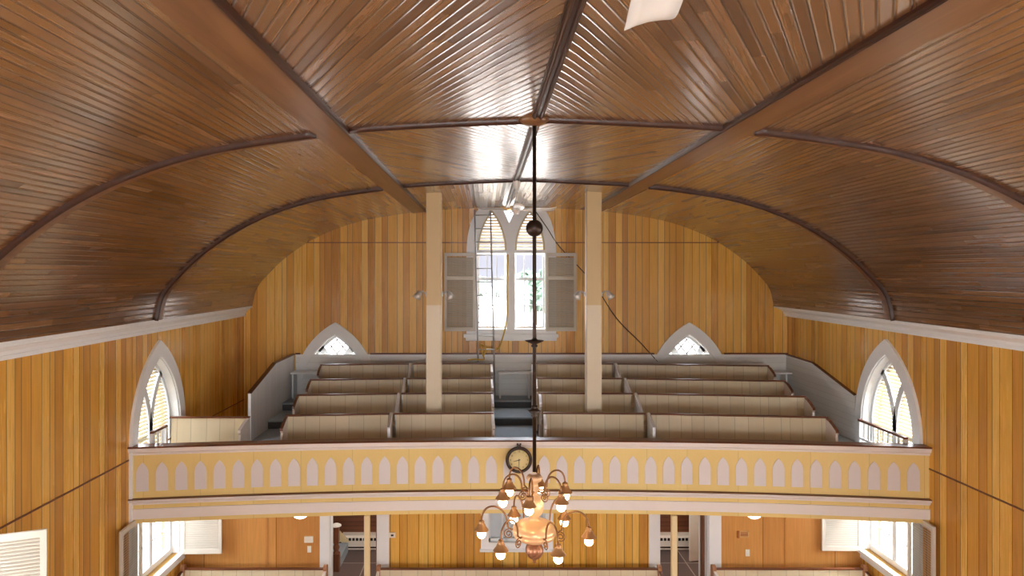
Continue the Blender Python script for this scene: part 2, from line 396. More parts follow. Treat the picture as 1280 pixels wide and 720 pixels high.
# ------------------------------------------------------------------ gothic outlines
def gothic(a, rise, z0, zs, n=14):
    """pointed arch outline: from (-a, z0) up, over the apex (0, zs+rise), down to (a, z0)"""
    R = (a * a + rise * rise) / (2 * a); cx = a - R
    t = math.atan2(rise, -cx)
    right = [(cx + R * math.cos(t * k / n), zs + R * math.sin(t * k / n)) for k in range(n + 1)]
    left = [(-x, z) for x, z in right]
    return [(-a, z0)] + left + list(reversed(right[:-1])) + [(a, z0)]
def gothic_half(a, rise, zs, z):
    if z <= zs: return a
    R = (a * a + rise * rise) / (2 * a); cx = a - R
    q = R * R - (z - zs) ** 2
    return max(0, cx + math.sqrt(q)) if q > 0 else 0
def ring(mb, o, i, d0, d1, tf):
    n = len(o)
    vs = [(p[0], d0, p[1]) for p in o] + [(p[0], d0, p[1]) for p in i] + [(p[0], d1, p[1]) for p in o] + [(p[0], d1, p[1]) for p in i]
    fs = []
    for k in range(n - 1):
        fs += [(k, k + 1, n + k + 1, n + k), (2 * n + k, 3 * n + k, 3 * n + k + 1, 2 * n + k + 1), (k, 2 * n + k, 2 * n + k + 1, k + 1), (n + k, n + k + 1, 3 * n + k + 1, 3 * n + k)]
    fs += [(0, n, 3 * n, 2 * n), (n - 1, 3 * n - 1, 4 * n - 1, 2 * n - 1)]
    mb.add(vs, fs, tf=tf)
def bar2d(mb, pts, w, d0, d1, tf):
    n = len(pts); vs = []; fs = []
    for i, p in enumerate(pts):
        a = pts[max(i - 1, 0)]; b = pts[min(i + 1, n - 1)]
        L = math.hypot(b[0] - a[0], b[1] - a[1]) or 1; nx, nz = -(b[1] - a[1]) / L, (b[0] - a[0]) / L
        for s_, d in ((-1, d0), (1, d0), (1, d1), (-1, d1)): vs.append((p[0] + nx * w / 2 * s_, d, p[1] + nz * w / 2 * s_))
    for i in range(n - 1):
        for k in range(4): fs.append((i * 4 + k, i * 4 + (k + 1) % 4, (i + 1) * 4 + (k + 1) % 4, (i + 1) * 4 + k))
    fs += [(3, 2, 1, 0), tuple((n - 1) * 4 + k for k in range(4))]
    mb.add(vs, fs, tf=tf)
def slats(mb, x0f, zlist, tf, d=0.0, dep=0.035, th=0.006):
    """tilted louvre blades; x0f(z)->[(xa,xb),...]"""
    for z in zlist:
        for xa, xb in x0f(z):
            if xb - xa < 0.02: continue
            mb.add([(xa, d - dep / 2, z + dep * .38), (xb, d - dep / 2, z + dep * .38), (xb, d + dep / 2, z - dep * .38), (xa, d + dep / 2, z - dep * .38),
                    (xa, d - dep / 2, z + dep * .38 - th), (xb, d - dep / 2, z + dep * .38 - th), (xb, d + dep / 2, z - dep * .38 - th), (xa, d + dep / 2, z - dep * .38 - th)],
                   [(0, 1, 2, 3), (7, 6, 5, 4), (0, 4, 5, 1), (1, 5, 6, 2), (2, 6, 7, 3), (3, 7, 4, 0)], tf=tf)
def frange(a, b, s_):
    out = []; x = a
    while x < b: out.append(x); x += s_
    return out
def shutter(parent, w, h, tf, mids=(0.72,), name='shutter', label=None):
    """louvred leaf: hinge at u=0, free edge u=w, bottom w=0"""
    st = 0.055; mb = MB()
    for a, b in ((0, st), (w - st, w)): mb.box((a, -.018, 0), (b, .018, h), tf)
    rails = [(0, .075), (h - .07, h)] + [(m * h - .035, m * h + .035) for m in mids]
    for a, b in rails: mb.box((st, -.017, a), (w - st, .017, b), tf)
    o = mb.build(name, M['shutter'], parent)
    if label: o['label'] = label
    ms = MB(); rails.sort()
    for (a0, a1), (b0, b1) in zip(rails, rails[1:]):
        slats(ms, lambda z: [(st, w - st)], frange(a1 + .02, b0 - .008, .036), tf, 0, .034)
    ms.build('louvre_slats', M['shutter'], o)
    return o

A_OUT, RISE_OUT, ZS, A_IN = 0.88, 1.46, -2.52, 0.68
RISE_IN = 1.19
def gothic_window(name, tf, zbot, label, louvre=True, bar=.1, lower=True, diamond=False, shutters=None, loc=(0, 0, 0)):
    """tf(u, d, w): d is towards the room, wall face at d=0"""
    root = empty(name, loc, label, 'window', kind='structure')
    mb = MB()
    ring(mb, gothic(A_OUT, RISE_OUT, zbot, ZS), gothic(A_IN + .02, RISE_IN + .02, zbot, ZS), -.02, .045, tf)
    ring(mb, gothic(A_IN + .06, RISE_IN + .06, zbot, ZS), gothic(A_IN - .0, RISE_IN, zbot, ZS), -.16, .02, tf)
    mb.build('casing', M['white'], root, bevel=.004)
    mb = MB()
    ring(mb, gothic(A_IN + .01, RISE_IN + .01, zbot, ZS), gothic(A_IN - .055, RISE_IN - .06, zbot, ZS), -.2, -.11, tf)
    bar2d(mb, [(0, zbot), (0, ZS)], bar, -.19, -.11, tf)
    b = A_IN; R = (b * b + RISE_IN ** 2) / (2 * b)
    tm = math.acos(max(-1, min(1, 1 - 0.5 * b / R)))
    for s_ in (-1, 1):
        bar2d(mb, [(s_ * (R - R * math.cos(tm * k / 12)), ZS + R * math.sin(tm * k / 12)) for k in range(13)], bar, -.19, -.11, tf)
    if lower: mb.box((-A_IN, -.2, -3.28), (A_IN, -.1, -3.2), tf); mb.box((-A_IN, -.2, zbot), (A_IN, -.1, zbot + .09), tf)
    mb.build('tracery_frame', M['sash'], root)
    mb = MB(); g = gothic(A_IN, RISE_IN, zbot, ZS); mb.prism(g, -.18, -.174, tf); mb.build('pane', M['glass'], root)
    if lower:
        mb = MB()
        for s_ in (-1, 1):
            for k in (1, 2): mb.box((s_ * .34 * .67 * k - .01 + 0, -.188, zbot), (s_ * .34 * .67 * k + .01, -.16, ZS), tf) if k * .228 < A_IN - .06 else None
        for z in frange(zbot + .42, ZS, .42): mb.box((-A_IN + .02, -.188, z - .01), (A_IN - .02, -.16, z + .01), tf)
        mb.build('muntins', M['sash'], root)
        mb = MB(); mb.box((-A_OUT - .06, -.2, zbot - .06), (A_OUT + .06, .09, zbot), tf); mb.box((-A_OUT, -.01, zbot - .16), (A_OUT, .03, zbot - .06), tf)
        mb.build('sill', M['white'], root, bevel=.006)
    if louvre:
        mb = MB()
        def xr(z):
            h = gothic_half(A_IN, RISE_IN, ZS, z) - .03
            return [(-h, h)] if h > .04 else []
        slats(mb, xr, frange(-3.1 if lower else zbot, ZS + RISE_IN - .05, .058), tf, -.15, .038)
        mb.build('louvre_slats', M['louvre'], root)
    if diamond:
        mb = MB()
        t = 0.3
        for s_ in (-1, 1):
            for k in range(-3, 12):
                x0 = -.7; z0 = ZS - .4 + k * .3
                pts = []
                for q in range(0, 41):
                    x = -A_IN + 2 * A_IN * q / 40; z = z0 + (x - x0) * 1.25 if s_ > 0 else z0 + (-x - x0) * 1.25
                    if z < zbot + .01 or abs(x) > gothic_half(A_IN, RISE_IN, ZS, z) - .02: continue
                    pts.append((x, z))
                if len(pts) > 1: bar2d(mb, [pts[0], pts[-1]], .022, -.178, -.162, tf)
        mb.build('leading', M['iron'], root)
    for sh in (shutters or []): shutter(root, *sh[:3], label=sh[3], mids=sh[4] if len(sh) > 4 else ())
    return root

# ------------------------------------------------------------------ walls
tfL = lambda yc: (lambda u, d, w: (XL + d, yc + u, w))
tfR = lambda yc: (lambda u, d, w: (XR - d, yc + u, w))
tfB = lambda xc: (lambda u, d, w: (xc + u, YB - d, w))
YWL, YWR, ZSILL = 10.63, 10.8, -4.66
NAVE = [6.0, 1.9, -2.2, -6.3]
def wallhole(yc, zb=ZSILL): return [(yc + p[0], p[1]) for p in gothic(A_IN + .03, RISE_IN + .03, zb, ZS)]
wall_uv = lambda j: (lambda co, n: (co.y, co.z) if abs(n.x) > .5 else (co.x, co.z))
def sidewall(name, tf, yw, zj, label):
    def up(co, n, zj=zj):                        # boards change at the horizontal joint
        a = co.y if abs(n.x) > .5 else co.x
        return (a, co.z)
    mb = MB()
    outer = [(YF, FL), (YB + .3, FL), (YB + .3, -.6), (YF, -.6)]
    mb.prism(outer, 0, -.3, tf, [wallhole(y) for y in [yw] + NAVE])
    o = mb.build(name, M['pine'], None, up); tag(o, label, 'wall', kind='structure')
    mb = MB(); mb.box((YF, .001, zj - .012), (YB, .006, zj + .012), tf)
    trim(mb, M['cap'], 'thin joint strip along the board wall, %s' % name.split('_')[1])
    return o
sidewall('wall_left', tfL(0), YWL, -2.69, 'long wall of upright yellow pine boards on the left')
sidewall('wall_right', tfR(0), YWR, -2.82, 'long wall of upright yellow pine boards on the right')
# gallery back wall, cut to the vault
XW1, XW2 = -3.17, 4.29
outer = [(XL, -3.4), (XR, -3.4), (XR, -.72), (PROF[-1][0], -.72)] + [(x, z) for x, z in reversed(PROF)] + [(XL, -.72)]
holes = [[(xc + p[0], p[1]) for p in gothic(A_IN + .03, RISE_IN + .03, -2.56, ZS)] for xc in (XW1, XW2)]
CX0, CX1 = -.2, 1.28
holes.append([(CX0, -1.22), (CX1, -1.22), (CX1, .9), (1.0, 1.32), (.08, 1.32), (CX0, .9)])
mb = MB(); mb.prism(outer, 0, -.3, tfB(0), holes); tag(mb.build('wall_back', M['pine'], None), 'gallery end wall of upright pine boards under the vault', 'wall', kind='structure')
mb = MB(); mb.box((-4.35, .001, .61), (5.5, .005, .63), tfB(0)); trim(mb, M['cap'], 'horizontal joint strip high on the end wall')
# wall under the gallery with two doorways
def rect(a, b, c, d): return [(a, b), (c, b), (c, d), (a, d)]
D1, D2 = (-2.63, -1.83), (2.94, 3.77)
tfV = lambda u, d, w: (u, YV - d, w)
outer = rect(XL, FL, XR, -3.6)
mb = MB(); mb.prism([(XL, FL), (D1[0], FL), (D1[0], -3.78), (D1[1], -3.78), (D1[1], FL), (D2[0], FL), (D2[0], -3.78), (D2[1], -3.78), (D2[1], FL), (XR, FL), (XR, -3.5), (XL, -3.5)], 0, -.14, tfV, [rect(.0, -4.62, 1.06, -3.75)])
tag(mb.build('wall_under_gallery', M['pine'], None), 'pine board wall with two doorways under the gallery', 'wall', kind='structure')
for a, b, sd in ((XL, D1[0] - .17, 'left'), (D2[1] + .21, XR, 'right')):
    mb = MB(); mb.box((a, 0.002, FL), (b, .012, -3.6), tfV)
    def pu(co, n, a=a): return (co.x - a - (0.95 if a < 0 else .1), co.z)
    tag(mb.build('wall_panelling_' + sd, M['ply'], None, pu), 'orange plywood panelling under the gallery on the %s' % sd, 'wall panelling', kind='structure')
mb = MB(); mb.box((-3.72, .012, FL), (-3.68, .022, -3.6), tfV); trim(mb, M['ply'], 'upright batten on the plywood panelling, left')
mb = MB(); mb.box((5.06, .012, FL), (5.1, .022, -3.6), tfV); trim(mb, M['ply'], 'upright batten on the plywood panelling, right')
# wall behind the camera
mb = MB(); mb.prism([(XL, FL), (XR, FL), (XR, -.72), (PROF[-1][0], -.72)] + [(x, z) for x, z in reversed(PROF)] + [(XL, -.72)], 0, -.3, lambda u, d, w: (u, YF + d, w), [[(.58 + p[0] * 2.6, p[1] * 1 + .6) for p in gothic(.75, 1.3, -3.6, -1.6)]])
tag(mb.build('wall_front', M['pine'], None), 'board wall at the opposite end of the hall', 'wall', kind='structure')
# floors
mb = MB(); mb.box((XL - .3, YF - .3, FL - .1), (XR + .3, YV, FL)); tag(mb.build('floor', M['navefloor'], None), 'wooden nave floor', 'floor', kind='structure')
mb = MB(); mb.box((XL - .3, YV, FL - .1), (XR + .3, YB + .3, FL)); tag(mb.build('floor_vestibule', M['tile'], None), 'grey brown tiled floor beyond the doorways', 'floor', kind='structure')
mb = MB(); mb.box((XL, YB - .02, FL), (XR, YB + .3, -3.4)); tag(mb.build('wall_vestibule', M['darkboards'], None), 'dark brown board wall beyond the doorways', 'wall', kind='structure')
# crown mouldings
CR = [(0, -.215), (.03, -.215), (.03, -.17), (.045, -.16), (.05, -.12), (.09, -.075), (.12, -.06), (.12, -.04), (.16, -.03), (.16, .0), (0, .0)]
for sd, tf in (('left', lambda y, d, z: (XL + d, y, z)), ('right', lambda y, d, z: (XR - d, y, z))):
    mb = MB(); k = 1.15 if sd == 'left' else 1.75
    mb.sweep(CR, [YF, YB - .001], lambda i, tf=tf, k=k: (lambda a, b: Vector(tf((YF, YB - .001)[i], a * k, b - .715))))
    trim(mb, M['white'], 'white crown moulding along the top of the %s wall' % sd)

# ------------------------------------------------------------------ windows
def leafL(yh, ang, z0, sx):      # hinge on the left wall at yh; ang measured from the wall direction sx
    c, s_ = math.cos(ang), math.sin(ang)
    return lambda u, d, w: (XL + .05 + u * s_ + d * c * sx, yh + sx * u * c - d * s_, z0 + w)
def leafR(yh, ang, z0, sx):
    c, s_ = math.cos(ang), math.sin(ang)
    return lambda u, d, w: (XR - .05 - u * s_ - d * c * sx, yh + sx * u * c - d * s_, z0 + w)
R_ = math.radians
gothic_window('window_1', tfL(YWL), ZSILL, 'tall pointed window in the left wall, louvred above and shuttered below the gallery', loc=(XL, YWL, ZSILL),
    shutters=[(.66, 1.08, leafL(YWL + .70, R_(88), ZSILL - .02, 1), 'bright louvred leaf standing open into the room'), (.66, 1.12, leafL(YWL - .62, R_(4), ZSILL - .02, -1), 'leaf folded back on the board wall', ())])
gothic_window('window_2', tfR(YWR), ZSILL, 'tall pointed window in the right wall, louvred above and shuttered below the gallery', loc=(XR, YWR, ZSILL),
    shutters=[(.66, 1.08, leafR(YWR + .66, R_(89), ZSILL - .02, 1), 'leaf standing open into the room'), (.66, 1.12, leafR(YWR - .62, R_(4), ZSILL - .02, -1), 'leaf folded back on the board wall', ())])
gothic_window('window_3', tfB(XW1), -2.56, 'pointed window in the end wall by the gallery stairs', louvre=False, lower=False, diamond=True, bar=.14, loc=(XW1, YB, -2.56))
gothic_window('window_4', tfB(XW2), -2.56, 'pointed window in the end wall behind the long pews on the right', louvre=False, lower=False, diamond=True, bar=.14, loc=(XW2, YB, -2.56))
gothic_window('window_5', tfL(NAVE[0]), ZSILL, 'nave window whose open louvred shutter shows at the lower left corner', louvre=False, loc=(XL, NAVE[0], ZSILL),
    shutters=[(.68, 2.12, leafL(NAVE[0] + .62, R_(68), ZSILL - .05, 1), 'louvred leaf opened into the nave')])
# central window
root = empty('window_6', (.54, YB, -1.3), 'tall twin lancet window at the middle of the end wall', 'window', kind='structure')
tf = tfB(0); px = lambda x: (x - 607) * YB / 853
def lancet(x0, x1, zb, za, n=10):
    c = (x0 + x1) / 2; a = (x1 - x0) / 2
    return [(c + p[0], p[1]) for p in gothic(a, za - zb, zb - .001, zb, n)][1:-1]
La, Lb = (px(597), px(633)), (px(643.5), px(681))
zL0, zLa = .46, 1.31
arcL = [(-.405, .38)] + [(-.405 + .37 * (1 - math.cos(PI / 2 * k / 8)) ** 1.0, .38 + .985 * math.sin(PI / 2 * k / 8)) for k in range(1, 9)]
def trimtop(pts): return [(x, min(z, zceil(x) - .004)) for x, z in pts]
outer = [(-.405, -1.3)] + trimtop(arcL) + trimtop([(1.08 - x, z) for x, z in reversed(arcL)]) + [(1.485, -1.3)]
holes = [lancet(*La, zL0, zLa), lancet(*Lb, zL0, zLa), rect(La[0], -1.2, La[1], .40), rect(Lb[0], -1.2, Lb[1], .40), [(px(628), 1.352), (px(636.5), 1.03), (px(645), 1.352)]]
mb = MB(); mb.prism(outer, -.03, .04, tf, holes); mb.build('casing', M['white'], root, bevel=.004)
mb = MB()
for a, b in (La, Lb): ring(mb, [(a, zL0)] + lancet(a, b, zL0, zLa) + [(b, zL0)], [(a + .035, zL0)] + lancet(a + .035, b - .035, zL0, zLa - .06) + [(b - .035, zL0)], -.05, .055, tf)
mb.build('lancet_moulding', M['louvre'], root)
mb = MB()
for a, b in (La, Lb):
    for x in (a, b - .035): mb.box((x, -.16, -1.2), (x + .035, -.09, .4), tf)
    for z, t in ((-1.2, .05), (.37, .03), (-.18, .06), (-.72, .02)): mb.box((a, -.16, z), (b, -.1, z + t), tf)
    n = 3 if a < 0 else 3
    for k in (1, 2): x = a + (b - a) * k / 3; mb.box((x - .01, -.155, -1.2), (x + .01, -.11, .4), tf)
mb.build('sash', M['sash'], root)
mb = MB(); mb.box((CX0, -.14, -1.22), (CX1, -.134, 1.3), tf); mb.build('pane', M['glass'], root)
mb = MB()
for a, b in (La, Lb):
    c = (a + b) / 2
    def xr(z, c=c, a=a, b=b):
        h = gothic_half((b - a) / 2, zLa - zL0, zL0, z) - .01
        return [(c - h, c + h)] if h > .03 else []
    slats(mb, xr, frange(zL0 + .03, zLa - .05, .06), tf, -.03, .044)
mb.build('louvre_slats', M['louvre'], root)
mb = MB(); mb.box((-.46, -.1, -1.38), (1.53, .1, -1.3), tf); mb.box((-.42, .0, -1.45), (1.5, .03, -1.38), tf); mb.build('sill', M['white'], root, bevel=.006)
shutter(root, .66, 1.64, lambda u, d, w: (CX0 - .01 - u * .995, YB - .075 + d - u * .05, -1.24 + w), mids=(.68,))
shutter(root, .64, 1.64, lambda u, d, w: (1.265 + u * .995, YB - .075 + d - u * .05, -1.24 + w), mids=(.68,))
# nave windows behind the camera line
wn = 7
for y in NAVE:
    for sd, tf in (('left', tfL(y)), ('right', tfR(y))):
        if y == NAVE[0] and sd == 'left': continue
        gothic_window('window_%d' % wn, tf, ZSILL, 'pointed nave window in the %s wall, %s' % (sd, {6.0: 'nearest the gallery', 1.9: 'second from the gallery', -2.2: 'third from the gallery', -6.3: 'farthest from the gallery'}[y]), louvre=False, loc=(XL if sd == 'left' else XR, y, ZSILL)); wn += 1
root = empty('window_%d' % wn, (.58, YF, -3.0), 'wide pointed window added unseen behind the lens to light the gallery front', 'window', kind='structure')  # unseen end window, added to light the gallery front
mb = MB(); tfF = lambda u, d, w: (u, YF + d, w)
ring(mb, [(.58 + p[0] * 2.6, p[1] + .6) for p in gothic(.80, 1.36, -3.6, -1.6)], [(.58 + p[0] * 2.6, p[1] + .6) for p in gothic(.72, 1.25, -3.6, -1.6)], -.1, .05, tfF)
for k in (-1, 0, 1): mb.box((.58 + k * .95 - .04, -.1, -3), (.58 + k * .95 + .04, .02, -.25), tfF)
mb.build('casing', M['white'], root)
# inner window below the gallery
root = empty('window_%d' % (wn + 1), (.53, YV, -4.69), 'white framed inner window in the board wall behind the chandelier', 'window', kind='structure')
mb = MB(); mb.prism(rect(-.08, -4.69, 1.14, -3.62), -.02, .03, tfV, [rect(.05, -4.57, 1.01, -3.8)]); mb.box((-.1, .0, -4.72), (1.16, .06, -4.68), tfV); mb.build('casing', M['white'], root, bevel=.004)
mb = MB()
for x in (.05, .27, .34, .52, .76, .98): mb.box((x, -.07, -4.57), (x + .03, -.03, -3.8), tfV)
mb.box((.05, -.07, -4.57), (1.01, -.03, -4.52), tfV); mb.build('sash', M['sash'], root)
mb = MB(); mb.box((.0, -.06, -4.6), (1.06, -.056, -3.78), tfV); mb.build('pane', M['glass'], root)
mb = MB(); mb.box((.0, -.125, -4.61), (1.06, -.115, -3.76), tfV); mb.build('blind', plain('pale_blue_blind', srgb(206, 216, 222), .6), root)

# ------------------------------------------------------------------ gallery structure
GC = 0.63
gy = lambda x: 10.2 - .42 * ((x - GC) / 5.73) ** 2
ty = lambda x: .30 * ((x - .53) / 4.6) ** 2          # the tiers bow forward at their ends
NX = 36
gx = [XL + (XR - XL) * i / NX for i in range(NX + 1)]
def gframe(i):
    x = gx[i]; return lambda a, b: Vector((x, gy(x) - a, b))
def gsweep(name, prof, mat, root, uvf=lambda co, n: (co.x, co.z)):
    mb = MB(); mb.sweep(prof, gx, gframe); return mb.build(name, mat, root, uvf)
root = empty('gallery_parapet', (GC, 10.2, -3.6), 'curved yellow gallery front with a row of pale pointed panels', 'balcony front')
gsweep('parapet_board', [(0, -3.3), (0, -2.6), (-.07, -2.6), (-.07, -3.3)], M['yellow'], root)
gsweep('cap_rail', [(.055, -2.525), (.07, -2.512), (.06, -2.5), (-.13, -2.5), (-.14, -2.525)], M['cap'], root)
gsweep('rail_moulding', [(0, -2.63), (.012, -2.63), (.02, -2.6), (.045, -2.58), (.052, -2.526), (-.1, -2.526), (-.1, -2.63)], M['rail'], root)
gsweep('ledge', [(-.02, -3.265), (.055, -3.258), (.06, -3.25), (-.02, -3.244)], M['cap'], root)
gsweep('cornice', [(-.05, -3.34), (.02, -3.34), (.03, -3.31), (.052, -3.29), (.052, -3.265), (-.05, -3.265)], M['rail'], root)
gsweep('fascia_board', [(-.1, -3.606), (.0, -3.606), (.0, -3.34), (-.1, -3.34)], M['yellow'], root)
gsweep('fascia_moulding', [(0.0, -3.545), (.018, -3.545), (.022, -3.40), (0.0, -3.40)], M['rail'], root)
for k in range(43):
    x = -4.93 + 11.08 * k / 42
    dx = .01; t = Vector((2 * dx, gy(x + dx) - gy(x - dx), 0)).normalized(); nr = Vector((t.y, -t.x, 0))
    mb = MB()
    mb.prism(gothic(.084, .17, -3.15, -2.91, 6), .0, .01, lambda u, d, w, x=x, t=t, nr=nr: Vector((x, gy(x), w)) + t * u + nr * d)
    mb.build('lancet_panel', M['panelwhite'], root)
# tiers
TZ = [-3.19, -3.04, -2.905, -2.75, -2.6]
TYB = [11.06, 12.0, 12.93, 13.83, YB]
AX = [(-4.03, -3.25), (.14, .92), (5.68, XR)]          # aisles
def tier(name, x0, x1, mat_top, mat_r, lab):
    xs = [x0 + (x1 - x0) * i / 8 for i in range(9)]
    root = empty(name, ((x0 + x1) / 2, 12.5, -3.5), lab, 'floor', kind='structure')
    mt, mr = MB(), MB()
    for k in range(5):
        y0 = (lambda x: gy(x) + .06) if k == 0 else (lambda x, k=k: TYB[k - 1] - ty(x))
        y1 = (lambda x: YB) if k == 4 else (lambda x, k=k: TYB[k] - ty(x))
        n = len(xs)
        vs = [(x, y0(x) - (.02 if k else 0), TZ[k]) for x in xs] + [(x, y1(x) + .02, TZ[k]) for x in xs] + [(x, y0(x) - (.02 if k else 0), TZ[k] - .03) for x in xs] + [(x, y1(x) + .02, TZ[k] - .03) for x in xs]
        fs = []
        for i in range(n - 1):
            fs += [(i, i + 1, n + i + 1, n + i), (2 * n + i, 3 * n + i, 3 * n + i + 1, 2 * n + i + 1), (i, 2 * n + i, 2 * n + i + 1, i + 1)]
        mt.add(vs, fs)
        if k:
            vs = [(x, y0(x), TZ[k] - .03) for x in xs] + [(x, y0(x), TZ[k - 1] - .02) for x in xs]
            mr.add(vs, [(i, i + 1, n + i + 1, n + i) for i in range(n - 1)])
    mt.build('treads', mat_top, root); mr.build('risers', mat_r, root)
tier('floor_gallery_steps', *AX[0], M['carpet'], M['riser'], 'grey carpeted aisle steps beside the white stair partition')
tier('floor_gallery_steps', *AX[1], M['carpet'], M['riser'], 'grey carpeted steps of the middle aisle')
tier('floor_gallery_steps', *AX[2], M['carpet'], M['riser'], 'grey carpeted aisle steps along the right wall')
tier('floor_gallery', AX[0][1], AX[1][0], M['tierwood'], M['tierwood'], 'stepped gallery floor under the left pews')
tier('floor_gallery', AX[1][1], AX[2][0], M['tierwood'], M['tierwood'], 'stepped gallery floor under the right pews')
mb = MB(); mb.box((XL, 10.0, -3.22), (-4.03, 11.3, -3.19)); tag(mb.build('floor_gallery_corner', M['tierwood'], None), 'gallery floor in the front left corner', 'floor', kind='structure')
mb = MB(); n = len(gx)
vs = [(x, gy(x) + .09, z) for z in (-3.6, -3.56) for x in gx] + [(x, YV + .1, z) for z in (-3.6, -3.56) for x in gx]
fs = []
for i in range(n - 1): fs += [(i, i + 1, 2 * n + i + 1, 2 * n + i), (n + i, 3 * n + i, 3 * n + i + 1, n + i + 1), (i, n + i, n + i + 1, i + 1)]
mb.add(vs, fs); tag(mb.build('ceiling_under_gallery', M['plaster'], None), 'white soffit under the gallery', 'ceiling', kind='structure')
mb = MB(); mb.box((-4.0, YV + .1, -3.6), (XR, YB, -3.56)); tag(mb.build('ceiling_vestibule', M['darkboards'], None), 'board ceiling beyond the doorways', 'ceiling', kind='structure')
# white boarding round the gallery
WT = -1.735
def wains(name, poly, tf, mat, lab, d0=0.001, d1=.035, swapuv=None):
    root = empty(name, tf(poly[0][0], 0, poly[0][1]), lab, 'wainscot', kind='structure')
    mb = MB(); mb.prism(poly, d0, d1, tf); mb.build('boarding', mat, root)
    return root
r_ = wains('wall_wainscot_back', rect(-4.0, TZ[4], XR, WT), tfB(0), M['wains'], 'white horizontal boarding along the foot of the end wall')
mb = MB(); mb.box((-4.0, 0, WT), (XW1 - .74, .05, WT + .03), tfB(0)); mb.box((XW1 + .74, 0, WT), (XW2 - .74, .05, WT + .03), tfB(0)); mb.box((XW2 + .74, 0, WT), (XR, .05, WT + .03), tfB(0)); mb.build('cap', M['cap'], r_)
TOPR = [(11.69, -2.11), (13.2, -1.755), (YB, WT)]
r_ = wains('wall_wainscot_right', [(11.69, -3.2), (YB, -3.2), (YB, WT), (13.2, -1.755), (11.69, -2.11)], tfR(0), M['wains'], 'white boarding on the right wall with a sloping top')
mb = MB(); bar2d(mb, TOPR, .02, 0, .05, tfR(0)); mb.build('cap', M['cap'], r_)
tfP = lambda u, d, w: (-4.03 - d, u, w)
r_ = wains('wall_stair_partition', [(11.72, -3.3), (YB, -3.3), (YB, WT), (13.1, -1.75), (11.72, -2.08)], tfP, M['wainsv'], 'white boarded stair partition with a sloping top at the left of the gallery', 0, .05)
mb = MB(); bar2d(mb, [(11.71, -2.08), (13.1, -1.745), (YB, WT)], .018, -.012, .062, tfP); mb.build('cap', M['cap'], r_)

# ------------------------------------------------------------------ pews
def pew(x0, x1, yb0, yb1, ztop, zfl, label, ends=(True, True), divider=None, group='pews in the gallery', posts=False):
    """back runs from (x0, yb0) to (x1, yb1); the pew faces the lens"""
    ang = math.atan2(yb1 - yb0, x1 - x0); L = math.hypot(x1 - x0, yb1 - yb0); hB = ztop - zfl
    root = empty('pew', ((x0 + x1) / 2, (yb0 + yb1) / 2, zfl), label, 'pew', group)
    root.rotation_euler = (0, 0, ang)
    h = L / 2; Z0 = (0, 0, 0)
    e = .035
    mb = MB(); mb.add([(-h + e, -.03, .04), (h - e, -.03, .04), (h - e, 0, .04), (-h + e, 0, .04), (-h + e, .03, hB - .03), (h - e, .03, hB - .03), (h - e, .06, hB - .03), (-h + e, .06, hB - .03)],
                      [(0, 3, 2, 1), (4, 5, 6, 7), (0, 1, 5, 4), (1, 2, 6, 5), (2, 3, 7, 6), (3, 0, 4, 7)])
    mb.build('backrest', M['pew'], root, off=Z0)
    mb = MB(); mb.box((-h, .012, hB - .026), (h, .07, hB)); mb.build('cap_rail', M['cap'], root, off=Z0, bevel=.006)
    mb = MB(); mb.box((-h + e, -.40, .42), (h - e, -.02, .45)); mb.box((-h + e, -.37, .34), (h - e, -.34, .42)); mb.build('seat', M['pew'], root, off=Z0)
    prof = [(.06, 0), (-.38, 0), (-.37, hB - .27), (-.355, hB - .2), (-.385, hB - .17), (-.375, hB - .135), (-.32, hB - .118), (-.22, hB - .08), (-.1, hB - .045), (.0, hB - .032), (.06, hB - .032)]
    cap = prof[4:10]
    for s_, on in ((-1, ends[0]), (1, ends[1])):
        if not on: continue
        tfe = lambda u, d, w, s_=s_: (s_ * (h - d), u, w)
        mb = MB(); mb.prism(prof, 0, e, tfe); o = mb.build('end_panel', M['rail'], root, off=Z0)
        mb = MB(); bar2d(mb, [(p[0], p[1] + .005) for p in cap], .014, -.004, e + .004, tfe); mb.build('arm_cap', M['cap'] if (x0 + x1) / 2 * s_ > .53 * s_ else M['rail'], o, off=Z0)  # middle aisle caps made pale, the light on them put into colour
    for s_ in ((-1, 1) if posts else ()):
        mb = MB(); mb.prism([(-.03, 0), (.09, 0), (.09, hB + .02), (.07, hB + .05), (.03, hB + .062), (-.01, hB + .05), (-.03, hB + .02)], -.01, .045, lambda u, d, w, s_=s_: (s_ * (h - d), u, w))
        mb.build('end_post', M['postwood'], root, off=Z0)
    if divider is not None:
        s_, fwd, drop = divider
        tfe = lambda u, d, w, s_=s_: (s_ * (h - d), u, w)
        mb = MB(); mb.prism([(.06, .0), (-.44, .0), (-.44, .3), (-fwd, hB - drop - .14), (-fwd, hB - drop), (.06, hB + .004)], -.03, .012, tfe)
        o = mb.build('divider_panel', M['white'], root, off=Z0)  # white stands in for the light falling on its top edge
    return root
TOPZ = [-2.268, -2.115, -1.995, -1.838]
YBK = [11.0, 11.95, 12.87, 13.77]
RN = ['front row', 'second row', 'third row', 'back row']
